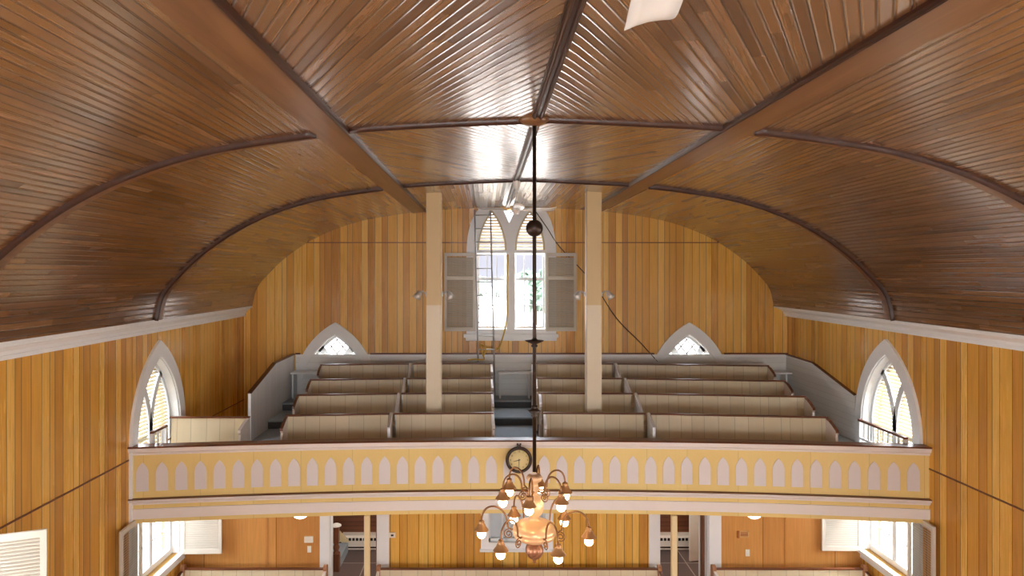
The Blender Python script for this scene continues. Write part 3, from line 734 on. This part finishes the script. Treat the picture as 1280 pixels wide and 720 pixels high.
for k in range(4):
    zt, zf, y = TOPZ[k], TZ[k], YBK[k]
    for a, b, lab, ends, div in (((-3.17, -3.25, -3.27, -3.29)[k], -1.53, 'long cream pew of the %s between the stair partition aisle and the left divider', (True, False), 1),
                                 (-1.475, .13, 'short cream pew of the %s between the left divider and the middle aisle', (False, True), None),
                                 (.93, 2.575, 'short cream pew of the %s between the middle aisle and the right divider', (True, False), None),
                                 (2.63, (5.36, 5.46, 5.52, 5.58)[k], 'long cream pew of the %s between the right divider and the right wall aisle', (False, True), -1)):
        dv = (div, .82 if k else .55, (TOPZ[k] - TOPZ[k - 1]) * .97 if k else .1) if div else None
        pew(a, b, y - ty(a), y - ty(b), zt, zf, lab % RN[k], ends, dv)
pew(XL + .04, -3.78, 10.9, 10.9, -2.315, -3.19, 'short cream pew alone in the front left corner of the gallery', (False, True), None)
# pews on the nave floor against the wall under the gallery
for a, b, lab in ((XL + .1, -2.62, 'cream floor pew under the gallery left of the left doorway'), (-1.78, 2.88, 'long cream floor pew between the two doorways'), (3.74, XR - .1, 'cream floor pew under the gallery right of the right doorway')):
    pew(a, b, 11.22, 11.22, -4.885, FL, lab, (True, True), None, group='pews on the nave floor', posts=True)

# ------------------------------------------------------------------ columns and posts
for px_, sd in ((-.862, 'left'), (1.80, 'right')):
    root = empty('column', (px_, 11.42, -3.0), 'square cream column standing between pew rows, %s of the middle aisle' % sd, 'column', 'gallery columns')
    mb = MB(); mb.box((px_ - .124, 11.3, -3.04), (px_ + .124, 11.54, zceil(px_) + .01)); mb.build('shaft', M['column'], root, bevel=.008)
    mb = MB()
    for s_ in (-1, 1): mb.box((px_ + s_ * .124 - .004, 11.40, -3.04), (px_ + s_ * .124 + .004, 11.45, zceil(px_)))
    mb.build('corner_strip', M['rail'], root)
    for s_ in (-1, 1):
        lab = {(-1, -1): 'chrome spotlight on the outer side of the left column', (-1, 1): 'chrome spotlight on the window side of the left column', (1, -1): 'chrome spotlight on the window side of the right column', (1, 1): 'chrome spotlight on the outer side of the right column'}[(-1 if sd == 'left' else 1, s_)]
        bx = px_ + s_ * .128; z0 = -.37
        r = empty('spotlight', (bx, 11.42, z0), lab, 'spotlight', 'column spotlights')
        mb = MB(); tfm = lambda u, d, w, bx=bx, s_=s_, z0=z0: (bx + s_ * d, 11.42 + u, z0 + w)
        mb.box((-.03, 0, -.04), (.03, .02, .04), tfm)
        mb.build('mount_plate', M['chrome'], r, bevel=.006)
        mb = MB(); mb.tube([(bx + s_ * .015, 11.42, z0), (bx + s_ * .06, 11.41, z0 + .045), (bx + s_ * .10, 11.38, z0 + .05)], .011, 8); mb.build('arm', M['chrome'], r)
        ax = Vector((s_ * .45, -.35, -.82)).normalized(); top = Vector((bx + s_ * .10, 11.38, z0 + .05))
        q = Vector((0, 0, -1)).rotation_difference(ax).to_matrix()
        mb = MB(); mb.lathe([(.012, .0), (.03, -.01), (.042, -.04), (.055, -.09), (.066, -.135), (.062, -.135), (.05, -.09), (.036, -.045)], (0, 0, 0), 20, tf=lambda x, y, z, q=q, top=top: top + q @ Vector((x, y, z)))
        mb.build('lamp_head', M['chrome'], r)
for px_, sd in ((-1.76, 'left'), (2.80, 'right')):
    root = empty('gallery_post', (px_, 10.12, FL), 'slim cream post holding up the gallery in front of the %s doorway' % sd, 'post', 'gallery posts')
    mb = MB(); mb.box((px_ - .042, 10.10, FL), (px_ + .042, 10.18, -3.612)); mb.build('shaft', M['cream'], root, bevel=.01)
    mb = MB(); mb.box((px_ - .07, 10.07, FL), (px_ + .07, 10.21, FL + .16)); mb.build('plinth', M['cream'], root, bevel=.008)

# guard rails in front of the side windows
for xw, y0, y1, z, sd in ((XL + .22, 9.97, 10.42, -2.33, 'left'), (XR - .2, 9.99, 11.25, -2.42, 'right')):
    root = empty('guard_rail', (xw, y0, -3.19), 'brown handrail on white balusters before the %s gallery window' % sd, 'railing', 'window guard rails')
    mb = MB(); mb.box((xw - .03, y0, z - .035), (xw + .03, y1, z)); mb.build('handrail', M['cap'], root, bevel=.008)
    mb = MB(); mb.box((xw - .02, y0, -2.74), (xw + .02, y1, -2.71)); mb.build('bottom_rail', M['white'], root)
    for k in range(int((y1 - y0) / .13)):
        y = y0 + .06 + k * .13
        mb = MB(); mb.box((xw - .012, y - .012, -2.71), (xw + .012, y + .012, z - .035)); mb.build('baluster', M['white'], root)
    for y in (y0 + .02, y1 - .02):
        mb = MB(); mb.box((xw - .025, y - .025, -3.19), (xw + .025, y + .025, z - .035)); mb.build('post', M['white'], root)

# benches along the end wall
def bench(x0, x1, y, top, label, panel=False):
    root = empty('bench', ((x0 + x1) / 2, y, TZ[4]), label, 'bench', 'benches by the end wall')
    mb = MB(); mb.box((x0, y - .17, top - .035), (x1, y + .14, top)); mb.build('seat', M['white'], root, bevel=.005)
    for x in (x0 + .02, x1 - .12):
        mb = MB(); mb.box((x, y - .12, TZ[4]), (x + .035, y + .12, top - .035)); mb.build('leg', M['white'], root)
    return root
bench(.26, 1.0, 14.14, -2.07, 'white plank bench at the head of the middle aisle')
bench(-4.0, -3.15, 14.14, -2.06, 'white plank bench below the pointed window by the stair partition')
bench(5.72, 6.28, 14.14, -2.06, 'white plank bench in the corner by the right wall')

# ------------------------------------------------------------------ chandelier
CX, CY = .44, R1
root = empty('chandelier', (CX, CY, -2.63), 'two tier brass chandelier with twelve lit lamps on a long dark rod', 'chandelier')
mb = MB(); mb.tube([(CX, CY, 1.32), (CX, CY, -1.80)], .017, 10); mb.build('rod', M['iron'], root)
mb = MB(); mb.lathe([(.001, .0), (.02, 0), (.045, .02), (.07, .05), (.075, .065), (.001, .065)], (CX, CY, 1.31)); mb.build('ceiling_rose', M['iron'], root)
mb = MB(); mb.lathe([(.02, -.09)] + [(.077 * math.sin(PI * k / 14), -.077 * math.cos(PI * k / 14)) for k in range(1, 14)] + [(.02, .09)], (CX, CY, .395)); mb.build('rod_ball', M['iron'], root)
mb = MB(); mb.lathe([(.02, -.05), (.03, -.04), (.03, -.03), (.018, -.02), (.05, -.008), (.083, .008), (.085, .014), (.03, .02), (.02, .03)], (CX, CY, -.63)); mb.build('rod_disc', M['iron'], root)
mb = MB(); mb.lathe([(.02, -.06), (.03, -.045), (.02, -.03), (.058, .0), (.03, .015), (.022, .03), (.03, .045), (.018, .05)], (CX, CY, -1.25)); mb.build('rod_collar', M['iron'], root)
prof = [(.02, -1.82), (.055, -1.825), (.075, -1.85), (.06, -1.88), (.03, -1.9), (.035, -1.93), (.05, -1.95), (.05, -1.975), (.03, -1.99), (.028, -2.0), (.06, -2.03), (.082, -2.08), (.085, -2.12), (.07, -2.17), (.04, -2.205), (.03, -2.215), (.03, -2.225),
        (.06, -2.235), (.11, -2.243), (.165, -2.268), (.195, -2.305), (.198, -2.335), (.188, -2.345), (.194, -2.355), (.182, -2.385), (.15, -2.402), (.06, -2.415), (.02, -2.42)]
mb = MB(); mb.lathe(prof, (CX, CY, 0), 32); mb.build('body', M['brass'], root)
mb = MB(); mb.lathe([(.02, .10)] + [(.082 * math.sin(PI * k / 14), .082 * math.cos(PI * k / 14)) for k in range(1, 14)] + [(.02, -.085), (.012, -.1), (.016, -.108), (.001, -.125)], (CX, CY, -2.505), 28); mb.build('bottom_ball', M['brassdark'], root)
def arm(a, rad, zb, z_in, r_in, peak):
    """a measured towards the lens; bulb centre at (rad, zb)"""
    ca, sa = math.cos(a), -math.sin(a)
    P = lambda r, z: (CX + r * ca, CY + r * sa, z)
    zt = zb + .10
    pts = []
    for k in range(15):
        t = k / 14; ang = PI * (1 - t)
        r = (r_in + .07 + rad) / 2 - (rad - r_in - .07) / 2 * math.cos(PI * t)
        base = z_in + .02 + (zt - z_in - .02) * t
        pts.append(P(r, base + (peak - max(z_in, zt)) * math.sin(PI * t) ** .8))
    pts = [P(r_in - .02, z_in), P(r_in + .035, z_in - .005)] + pts
    mb = MB(); mb.tube(pts, .0085, 8)
    sp = []
    for k in range(22):
        t = k / 21; aa = t * 3.4 * PI; rr = .045 * (1 - t * .8)
        sp.append(P(r_in + .06 + rr * math.sin(aa), z_in - .045 - rr * math.cos(aa) * -1 + .0))
    mb.tube(sp, .0055, 6)
    o = mb.build('arm', M['armbrass'], root)
    c = P(rad, zb)
    mb = MB(); mb.lathe([(.012, .115), (.022, .11), (.026, .095), (.022, .088), (.034, .075), (.038, .06), (.05, .045), (.062, .028), (.066, .022), (.060, .022), (.046, .038), (.03, .05)], c, 20); mb.build('shade', M['shade'], o)
    mb = MB(); mb.lathe([(.012, .06)] + [(.04 * math.sin(PI * k / 10), -.012 + .042 * math.cos(PI * k / 10)) for k in range(2, 10)] + [(.001, -.055)], c, 16); mb.build('bulb', M['bulb'], o)
for k in range(6): arm(R_(10 + 60 * k), .485, -2.38, -2.33, .175, -2.12)
for k in range(6): arm(R_(-17 + 60 * k), .30, -2.035, -1.965, .05, -1.80)

# ------------------------------------------------------------------ ceiling fans
def fan(x, y, ztop, zb, a0, n, r, label):
    root = empty('ceiling_fan', (x, y, zb), label, 'ceiling fan', 'ceiling fans')
    mb = MB(); mb.lathe([(.012, -.11), (.03, -.1), (.05, -.04), (.065, .0), (.065, .02)], (x, y, ztop)); mb.build('canopy', M['fan'], root)
    mb = MB(); mb.tube([(x, y, ztop - .05), (x, y, zb + .05)], .012, 8); mb.build('down_rod', M['fan'], root)
    mb = MB(); mb.lathe([(.015, .13), (.035, .11), (.04, .07), (.038, .05), (.07, .04), (.078, .02), (.074, -.005), (.05, -.02), (.05, -.045), (.035, -.055), (.001, -.057)], (x, y, zb), 28); mb.build('motor', M['fan'], root)
    for k in range(n):
        a = a0 + 2 * PI * k / n; ca, sa = math.cos(a), math.sin(a); tilt = R_(-13)
        def tfb(u, v, w, ca=ca, sa=sa, tilt=tilt):
            vv = v * math.cos(tilt); ww = w + v * math.sin(tilt)
            return (x + u * ca - vv * sa, y + u * sa + vv * ca, zb + .0 + ww)
        mb = MB(); out = []
        N = 16
        for i in range(N + 1):
            u = .14 + (r - .14) * i / N; w_ = .05 + .03 * min(1, i / 6)
            t = max(0, (u - (r - .05)) / .05); cur = .012 * math.sin(PI * i / N) + .03 * max(0, (u - r + .14) / .14) ** 2
            out.append((u, w_ * (1 - .12 * t * t), cur))
        vs = []; fs = []
        for u, w_, c in out:
            sk = .02 * max(0, (u - r + .1) / .1)
            for q in range(5):
                v = -w_ + 2 * w_ * q / 4
                vs.append((u - sk * q / 4 - (.0 if q not in (0,) else .35 * sk), v, c + .01 * (1 - (v / w_) ** 2) + .004))
        m = len(vs); vs += [(p[0], p[1], p[2] - .008) for p in vs]
        for i in range(N):
            for q in range(4):
                fs += [(i * 5 + q, i * 5 + q + 1, i * 5 + q + 6, i * 5 + q + 5), (m + i * 5 + q, m + i * 5 + q + 5, m + i * 5 + q + 6, m + i * 5 + q + 1)]
            for q in (0, 4): fs.append((i * 5 + q, i * 5 + q + 5, m + i * 5 + q + 5, m + i * 5 + q))
        for i in (0, N):
            for q in range(4): fs.append((i * 5 + q, i * 5 + q + 1, m + i * 5 + q + 1, m + i * 5 + q))
        mb.add(vs, fs, True, tfb)
        mb.box((.06, -.02, -.006), (.2, .02, .002), tfb)
        mb.build('blade', M['fan'], root)
    return root
fan(RX, R2 + .02, 1.34, .92, R_(2), 4, .60, 'white ceiling fan hanging before the tall twin window')
fan(.44, 1.56, 1.34, .755, R_(83), 3, .615, 'white ceiling fan overhead near the lens, only one blade tip in view')

# ------------------------------------------------------------------ clock
kx = .495; ky = gy(kx) - .105; kz = (340 - 575.5) * ky / 853
root = empty('clock', (kx, ky + .05, kz - .2), 'round dark wall clock with a cream dial on the gallery front', 'clock')
tfk = lambda x, y, z: (kx + x, ky + z * -1 + .045, kz + y)
mb = MB(); mb.lathe([(.001, -.048), (.17, -.048), (.19, 0), (.198, .012), (.197, .03), (.185, .045), (.165, .045), (.152, .03), (.15, .02), (.001, .02)], (0, 0, 0), 40, tf=tfk); mb.build('case', M['clockrim'], root)
mb = MB(); mb.lathe([(.001, .018), (.152, .018), (.152, .026), (.001, .026)], (0, 0, 0), 40, tf=tfk); face = mb.build('dial', M['clockface'], root)
mb = MB(); mb.box((-.03, .19, .005), (.03, .215, .035), tfk); mb.box((-.02, .212, .01), (.02, .225, .03), tfk); mb.box((-.034, .222, .008), (-.012, .245, .032), tfk); mb.box((.012, .222, .008), (.034, .245, .032), tfk); mb.build('crown', M['clockrim'], root, bevel=.003)
def hand(ang, L, w, d):
    mb = MB(); s_, c = math.sin(ang), math.cos(ang)
    mb.prism([(-w, -.02), (w, -.02), (w * .5, L), (-w * .5, L)], d, d + .002, lambda u, dd, v: tfk(u * c + v * s_, -u * s_ + v * c, dd))
    return mb
hand(R_(255), .085, .006, .030).build('hour_hand', M['black'], root); hand(R_(180), .118, .005, .034).build('minute_hand', M['black'], root)
for k in range(1, 13):
    cu = bpy.data.curves.new('numeral', 'FONT'); cu.body = str(k); cu.size = .034; cu.align_x = 'CENTER'; cu.align_y = 'CENTER'; cu.extrude = .0008
    to = bpy.data.objects.new('numeral', cu); COL.objects.link(to)
    dg = bpy.context.evaluated_depsgraph_get(); me = bpy.data.meshes.new_from_object(to.evaluated_get(dg))
    bpy.data.objects.remove(to); me.materials.clear(); me.materials.append(M['black'])
    o = bpy.data.objects.new('numeral', me); COL.objects.link(o); o.parent = face
    a = R_(30 * k); p = Vector(tfk(.125 * math.sin(a), .125 * math.cos(a), .028)) - world_loc(face)
    o.location = p; o.rotation_euler = (PI / 2, 0, 0)

# ------------------------------------------------------------------ ladder, cords, cable
lp = lambda x, y, Y: Vector(((x - 607) * Y / 853, Y, (340 - y) * Y / 853))
t0, t1 = lp(593.5, 262, 14.22), lp(613, 262, 14.22)
b0, b1 = lp(598, 462, 13.98), lp(618, 462, 13.98)
def ext(a, b, z): return a + (b - a) * ((z - a.z) / (b.z - a.z))
b0, b1 = ext(t0, b0, TZ[4]), ext(t1, b1, TZ[4])
root = empty('ladder', (b0 + b1) / 2, 'aluminium ladder leaning on the tall twin window', 'ladder')
for a, b in ((t0, b0), (t1, b1)):
    mb = MB(); mb.tube([a, b], .016, 4); mb.build('side_rail', M['alu'], root)
n = 14
for k in range(n):
    z = TZ[4] + .18 + k * (t0.z - TZ[4] - .3) / (n - 1)
    mb = MB(); mb.tube([ext(t0, b0, z), ext(t1, b1, z)], .012, 6); mb.build('rung', M['alu'], root)
def cord(name, pts, r, mat, label, cat):
    P = [tuple(p) for p in pts]; out = []
    for i in range(len(P) - 1):
        p0, p1, p2, p3 = P[max(i - 1, 0)], P[i], P[i + 1], P[min(i + 2, len(P) - 1)]
        for j in range(6):
            t = j / 6
            out.append(tuple(.5 * (2 * p1[a] + (p2[a] - p0[a]) * t + (2 * p0[a] - 5 * p1[a] + 4 * p2[a] - p3[a]) * t * t + (3 * p1[a] - p0[a] - 3 * p2[a] + p3[a]) * t ** 3) for a in range(3)))
    out.append(P[-1])
    mb = MB(); mb.tube(out, r, 6); return tag(mb.build(name, mat, None, off=P[-1]), label, cat)
Yc = 14.3
cord('extension_cord', [lp(635, 318, Yc), lp(634, 360, Yc), lp(634, 395, Yc), lp(629, 420, Yc - .05), lp(624, 434, Yc - .1), lp(618, 437, Yc - .15), lp(610, 436, Yc - .2), lp(604, 445, 13.97), lp(607, 436, 13.95), lp(601, 430, 13.94), lp(603, 442, 13.93), lp(605, 449, 13.9), lp(592, 449, 13.87), lp(585, 450, 13.83)], .014, M['cord'], 'yellow extension cord draped from the window sill over the ladder foot', 'cord')
cord('wall_cable', [lp(668, 262, 14.32), lp(684, 285, 14.32), lp(700, 309, 14.38), lp(740, 352, 14.38), lp(770, 397, 14.38), lp(800, 428, 14.38), lp(822, 452, 14.36)], .009, M['iron'], 'thin dark cable running diagonally down the end wall', 'cable')

# ------------------------------------------------------------------ under the gallery: lights, plates, doors, vestibule
for x, y, lab in (((376 - 607) * 10.6 / 853, 10.6, 'glowing dome light under the gallery near the left doorway'), ((942 - 607) * 10.6 / 853, 10.6, 'glowing dome light under the gallery near the right doorway')):
    root = empty('ceiling_light', (x, y, -3.6), lab, 'ceiling light', 'dome lights under the gallery')
    mb = MB(); mb.lathe([(.13, 0), (.135, -.1), (.13, -.12), (.001, -.12)], (x, y, -3.6)); mb.build('base', M['white'], root)
    mb = MB(); mb.lathe([(.001, -.11), (.128, -.115), (.125, -.15), (.1, -.19), (.06, -.215), (.001, -.225)], (x, y, -3.6)); mb.build('diffuser', M['dome'], root)
def plate(name, x, z, w, h, d, mat, label, cat, extra=None):
    root = empty(name, (x, YV - .012, z - h / 2), label, cat)
    mb = MB(); mb.box((x - w / 2, .012, z - h / 2), (x + w / 2, .012 + d, z + h / 2), tfV); mb.build('cover', mat, root, bevel=.004)
    if extra: extra(root, x, z, w, h, d)
pz = lambda y: (340 - y) * YV / 853
pX = lambda x: (x - 607) * YV / 853
def rocker(root, x, z, w, h, d):
    mb = MB(); mb.box((x - .012, .012 + d, z - .022), (x + .012, .018 + d, z + .022), tfV); mb.build('rocker', M['white'], root)
def vents(root, x, z, w, h, d):
    mb = MB()
    for k in range(5): mb.box((x - w * .38, .012 + d, z - h * .3 + k * h * .13), (x + w * .38, .014 + d, z - h * .27 + k * h * .13), tfV)
    mb.build('grille_line', M['heater'], root)
def lcd(root, x, z, w, h, d):
    mb = MB(); mb.box((x - .02, .012 + d, z - .015), (x + .025, .014 + d, z + .015), tfV); mb.build('display', M['black'], root)
plate('control_box', pX(386.5), pz(673.5), .15, .105, .03, M['switch'], 'ivory control box on the plywood above a light switch', 'control box', vents)
plate('light_switch', pX(387), pz(686), .065, .11, .012, M['switch'], 'ivory light switch below the control box', 'light switch', rocker)
plate('light_switch', pX(934), pz(690.5), .07, .115, .012, M['switch'], 'ivory light switch below the small framed notice', 'light switch', rocker)
plate('thermostat', pX(490.5), pz(668), .11, .085, .03, M['switch'], 'white thermostat on the boards right of the left doorway', 'thermostat', lcd)
root = empty('picture_frame', (pX(929), YV - .012, pz(672)), 'small pale wooden frame on the plywood right of the right doorway', 'picture frame')
fx, fz = pX(929.5), pz(667)
mb = MB(); mb.prism(rect(fx - .085, fz - .06, fx + .085, fz + .06), .012, .03, tfV, [rect(fx - .062, fz - .038, fx + .062, fz + .038)]); mb.build('frame', wood('light_frame_wood', srgb(200, 150, 90), srgb(220, 172, 112), .4), root)
mb = MB(); mb.box((fx - .064, .013, fz - .04), (fx + .064, .018, fz + .04), tfV); mb.build('picture', wood('brown_print', srgb(160, 104, 60), srgb(196, 140, 90), .5), root)
mb = MB(); mb.box((fx - .12, .012, fz - .06), (fx - .088, .05, fz + .05), tfV); mb.build('side_bracket', wood('brown_bracket', srgb(150, 90, 46), srgb(170, 106, 60), .4), root)
def casing(root, a, b, wl, wr):
    mb = MB(); mb.box((a - wl, .0, FL), (a, .035, -3.62), tfV); mb.box((b, 0, FL), (b + wr, .035, -3.62), tfV); mb.box((a, 0, -3.78), (b, .035, -3.62), tfV); mb.build('casing', M['white'], root, bevel=.004)
    mb = MB(); mb.box((a - .005, -.15, FL), (a + .015, .0, -3.78), tfV); mb.box((b - .015, -.15, FL), (b + .005, .0, -3.78), tfV); mb.build('jamb', M['white'], root)
root = empty('door_1', ((D1[0] + D1[1]) / 2, YV, FL), 'white cased doorway on the left under the gallery', 'doorway', kind='structure'); casing(root, *D1, .17, .2)
mb = MB(); mb.box((D1[1] - .05, -.75, FL + .02), (D1[1] - .012, -.15, -3.8), tfV); o = mb.build('door_leaf', M['newel'], root)
root = empty('door_2', ((D2[0] + D2[1]) / 2, YV, FL), 'white cased doorway on the right under the gallery', 'doorway', kind='structure'); casing(root, *D2, .18, .21)
mb = MB(); mb.box((D2[1] - .055, -.27, FL + .02), (D2[1] - .015, -.15, -3.8), tfV); o = mb.build('door_leaf', M['newel'], root)
mb = MB(); mb.box((D2[1] - .06, -.34, FL + .02), (D2[1] - .01, -.272, -3.8), tfV); mb.build('edge_strip', M['doorwhite'], o)
root = empty('door_3', (4.1, 13.6, FL), 'white panelled door standing ajar beyond the right doorway', 'door', kind='structure')
tfd = lambda u, d, w: (4.08 + u * .97 - d * .24, 13.62 + u * .24 + d * .97, FL + .02 + w)
mb = MB(); mb.box((0, 0, 0), (.8, .04, 2.0), tfd); o = mb.build('door_leaf', M['doorwhite'], root, bevel=.003)
mb = MB(); mb.tube([tfd(.72, -.01, .98), tfd(.72, -.06, .98)], .02, 8); mb.build('door_knob', M['brassdark'], o)
for x0, x1, lab in ((-3.0, -1.2, 'white baseboard heater seen through the left doorway'), (2.5, 4.9, 'white baseboard heater seen through the right doorway')):
    root = empty('baseboard_heater', ((x0 + x1) / 2, 14.2, FL), lab, 'heater', 'baseboard heaters')
    mb = MB(); mb.prism([(14.38, FL + .02), (14.2, FL + .02), (14.18, FL + .26), (14.22, FL + .31), (14.38, FL + .32)], x0, x1, lambda u, d, w: (d, u, w)); mb.build('cover', M['heater'], root)
    mb = MB(); x = x0 + .08
    while x < x1 - .1: mb.box((x, 14.176, FL + .215), (x + .05, 14.19, FL + .27)); x += .075
    mb.build('outlet_slots', M['black'], root)
    mb = MB(); mb.box((x0, 14.185, FL + .06), (x1, 14.2, FL + .085)); mb.build('lower_slot', M['iron'], root)
nx, ny = -2.90, 13.25
root = empty('newel_post', (nx, ny, FL), 'turned brown newel post beyond the left doorway', 'newel post')
mb = MB(); mb.box((nx - .065, ny - .065, FL), (nx + .065, ny + .065, FL + .34)); mb.lathe([(.06, .34), (.07, .36), (.04, .38), (.055, .42), (.07, .46), (.05, .5), (.04, .52), (.06, .54), (.05, .56)], (nx, ny, FL), 16); mb.box((nx - .055, ny - .055, FL + .56), (nx + .055, ny + .055, FL + .86)); mb.build('shaft', M['newel'], root)
mb = MB(); mb.lathe([(.05, .86), (.1, .87), (.1, .885), (.06, .91), (.001, .925)], (nx, ny, FL), 16); mb.build('cap', M['white'], root)
root = empty('staircase', (-3.6, 13.6, FL), 'carpeted staircase rising to the left beyond the left doorway', 'staircase', kind='structure')
mb = MB()
for k in range(5): mb.box((-2.85 - .25 * (k + 1), 13.3, FL), (-2.85 - .25 * k, 14.15, FL + .18 * (k + 1)))
mb.build('steps', M['carpet'], root)
mb = MB(); mb.prism([(-3.15, FL + .2), (-2.82, FL + .2), (-3.15, FL + .55)], 14.16, 14.19, lambda u, d, w: (u, d, w)); mb.build('stringer_panel', M['cream'], root)

# ------------------------------------------------------------------ outside
mb = MB(); mb.add([(-300, -300, FL - 1.2), (300, -300, FL - 1.2), (300, 300, FL - 1.2), (-300, 300, FL - 1.2)], [(0, 1, 2, 3)]); tag(mb.build('ground', M['grass'], None), 'pale field outside the windows', 'ground', kind='structure')
def tree(x, y, h, w, lab):
    root = empty('tree', (x, y, FL - 1.2), lab, 'tree', 'trees outside the windows'); g = FL - 1.2
    mb = MB(); mb.tube([(x, y, g), (x + .1, y, g + h * .35), (x, y, g + h * .7)], [.3, .22, .1], 8); mb.build('trunk', M['bark'], root)
    mb = MB(); rnd = random.Random(int(x * 10))
    for k in range(160):
        a, b_, r = rnd.uniform(0, 2 * PI), rnd.uniform(-1, 1), rnd.uniform(.5, 1) ** .5
        cx, cy, cz = x + w * r * math.cos(a) * math.sqrt(1 - b_ * b_), y + w * r * math.sin(a) * math.sqrt(1 - b_ * b_), g + h * .62 + h * .36 * r * b_
        s_ = w * .22
        for q in range(4):
            d1 = Vector((rnd.gauss(0, 1), rnd.gauss(0, 1), rnd.gauss(0, 1))).normalized() * s_; d2 = d1.orthogonal().normalized() * s_
            c = Vector((cx, cy, cz)); mb.add([c - d1, c + d2 * .6, c + d1, c - d2 * .6], [(0, 1, 2, 3)])
    mb.build('foliage', M['leaf'], root)
for x, y, h, w, lab in ((-11, 30, 7.5, 3.0, 'green tree outside the pointed window by the stairs'), (14, 36, 7.5, 3.2, 'green tree outside the pointed window on the right'), (6.5, 90, 7.0, 5.0, 'distant tree outside the right lancet'), (-4.5, 120, 6.5, 5, 'distant tree outside the left lancet'), (-30, 14, 7, 4, 'tree outside the left wall'), (30, 18, 7, 4, 'tree outside the right wall')):
    tree(x, y, h, w, lab)

# ------------------------------------------------------------------ lift everything so that the nave floor is z = 0
for o in list(SC.objects):
    if o.parent is None: o.location.z += H

# ------------------------------------------------------------------ sky, sun and added fill lamps
w = bpy.data.worlds.new('sky'); SC.world = w; w.use_nodes = True
nt = w.node_tree; nt.nodes.clear()
out = nt.nodes.new('ShaderNodeOutputWorld'); bg = nt.nodes.new('ShaderNodeBackground'); tc = nt.nodes.new('ShaderNodeTexCoord')
sp = nt.nodes.new('ShaderNodeSeparateXYZ'); rp = nt.nodes.new('ShaderNodeValToRGB')
nt.links.new(tc.outputs['Generated'], sp.inputs[0]); nt.links.new(sp.outputs[2], rp.inputs[0])
e = rp.color_ramp.elements; e[0].position = 0.05; e[0].color = (.052, .053, .062, 1); e[1].position = .30; e[1].color = (.86, .91, 1.0, 1)
bg.inputs[1].default_value = 16.0
nt.links.new(rp.outputs[0], bg.inputs[0]); nt.links.new(bg.outputs[0], out.inputs[0])
def area(name, loc, rot, sx, sy, power, col):
    l = bpy.data.lights.new(name, 'AREA'); l.shape = 'RECTANGLE'; l.size = sx; l.size_y = sy; l.energy = power; l.color = col
    o = bpy.data.objects.new(name, l); COL.objects.link(o); o.location = loc; o.rotation_euler = rot; return o
DAY = (.93, .97, 1.0)
for y in NAVE:  # area lamps added outside the unseen nave windows to brighten the hall
    pw = {6.0: 130, 1.9: 330, -2.2: 300, -6.3: 260}[y]
    area('daylight_fill', (XL - .34, y, H - 3.0), (PI / 2, 0, -PI / 2), 1.36, 3.4, pw, DAY)
    area('daylight_fill', (XR + .34, y, H - 3.0), (PI / 2, 0, PI / 2), 1.36, 3.4, pw, DAY)
area('daylight_fill', (.58, YF - .36, H - 1.7), (PI / 2, 0, 0), 3.9, 2.8, 700, DAY)  # lamp added outside the unseen end window for front light

sun = bpy.data.lights.new('sun', 'SUN'); sun.energy = 7.0; sun.angle = R_(.6); sun.color = (1, .95, .86)
so = bpy.data.objects.new('sun', sun); COL.objects.link(so); so.rotation_euler = Vector((-.55, .12, -.82)).to_track_quat('-Z', 'Y').to_euler()
for x, y in ((-2.0, 12.7), (3.6, 12.9)):     # unseen point lights added to brighten the space beyond the doorways
    l = bpy.data.lights.new('vestibule_fill', 'POINT'); l.energy = 80; l.shadow_soft_size = .12; l.color = (1, .93, .82)
    o = bpy.data.objects.new('vestibule_fill', l); COL.objects.link(o); o.location = (x, y, H - 3.75)

# ------------------------------------------------------------------ camera and view
cd = bpy.data.cameras.new('camera'); cam = bpy.data.objects.new('camera', cd); COL.objects.link(cam)
cam.location = (0, 0, H); cam.rotation_euler = (PI / 2, 0, 0)
cd.sensor_width = 36; cd.lens = 853 / 1280 * 36
cd.shift_x = 33 / 1280; cd.shift_y = -20 / 1280; cd.clip_end = 1000
SC.camera = cam
SC.view_settings.view_transform = 'Standard'; SC.view_settings.look = 'None'; SC.view_settings.gamma = 1.0; SC.view_settings.use_curve_mapping = False
SC.view_settings.exposure = 0.0
SC.cycles.use_denoising = True
SC.cycles.max_bounces = 10; SC.cycles.diffuse_bounces = 5; SC.cycles.transparent_max_bounces = 16
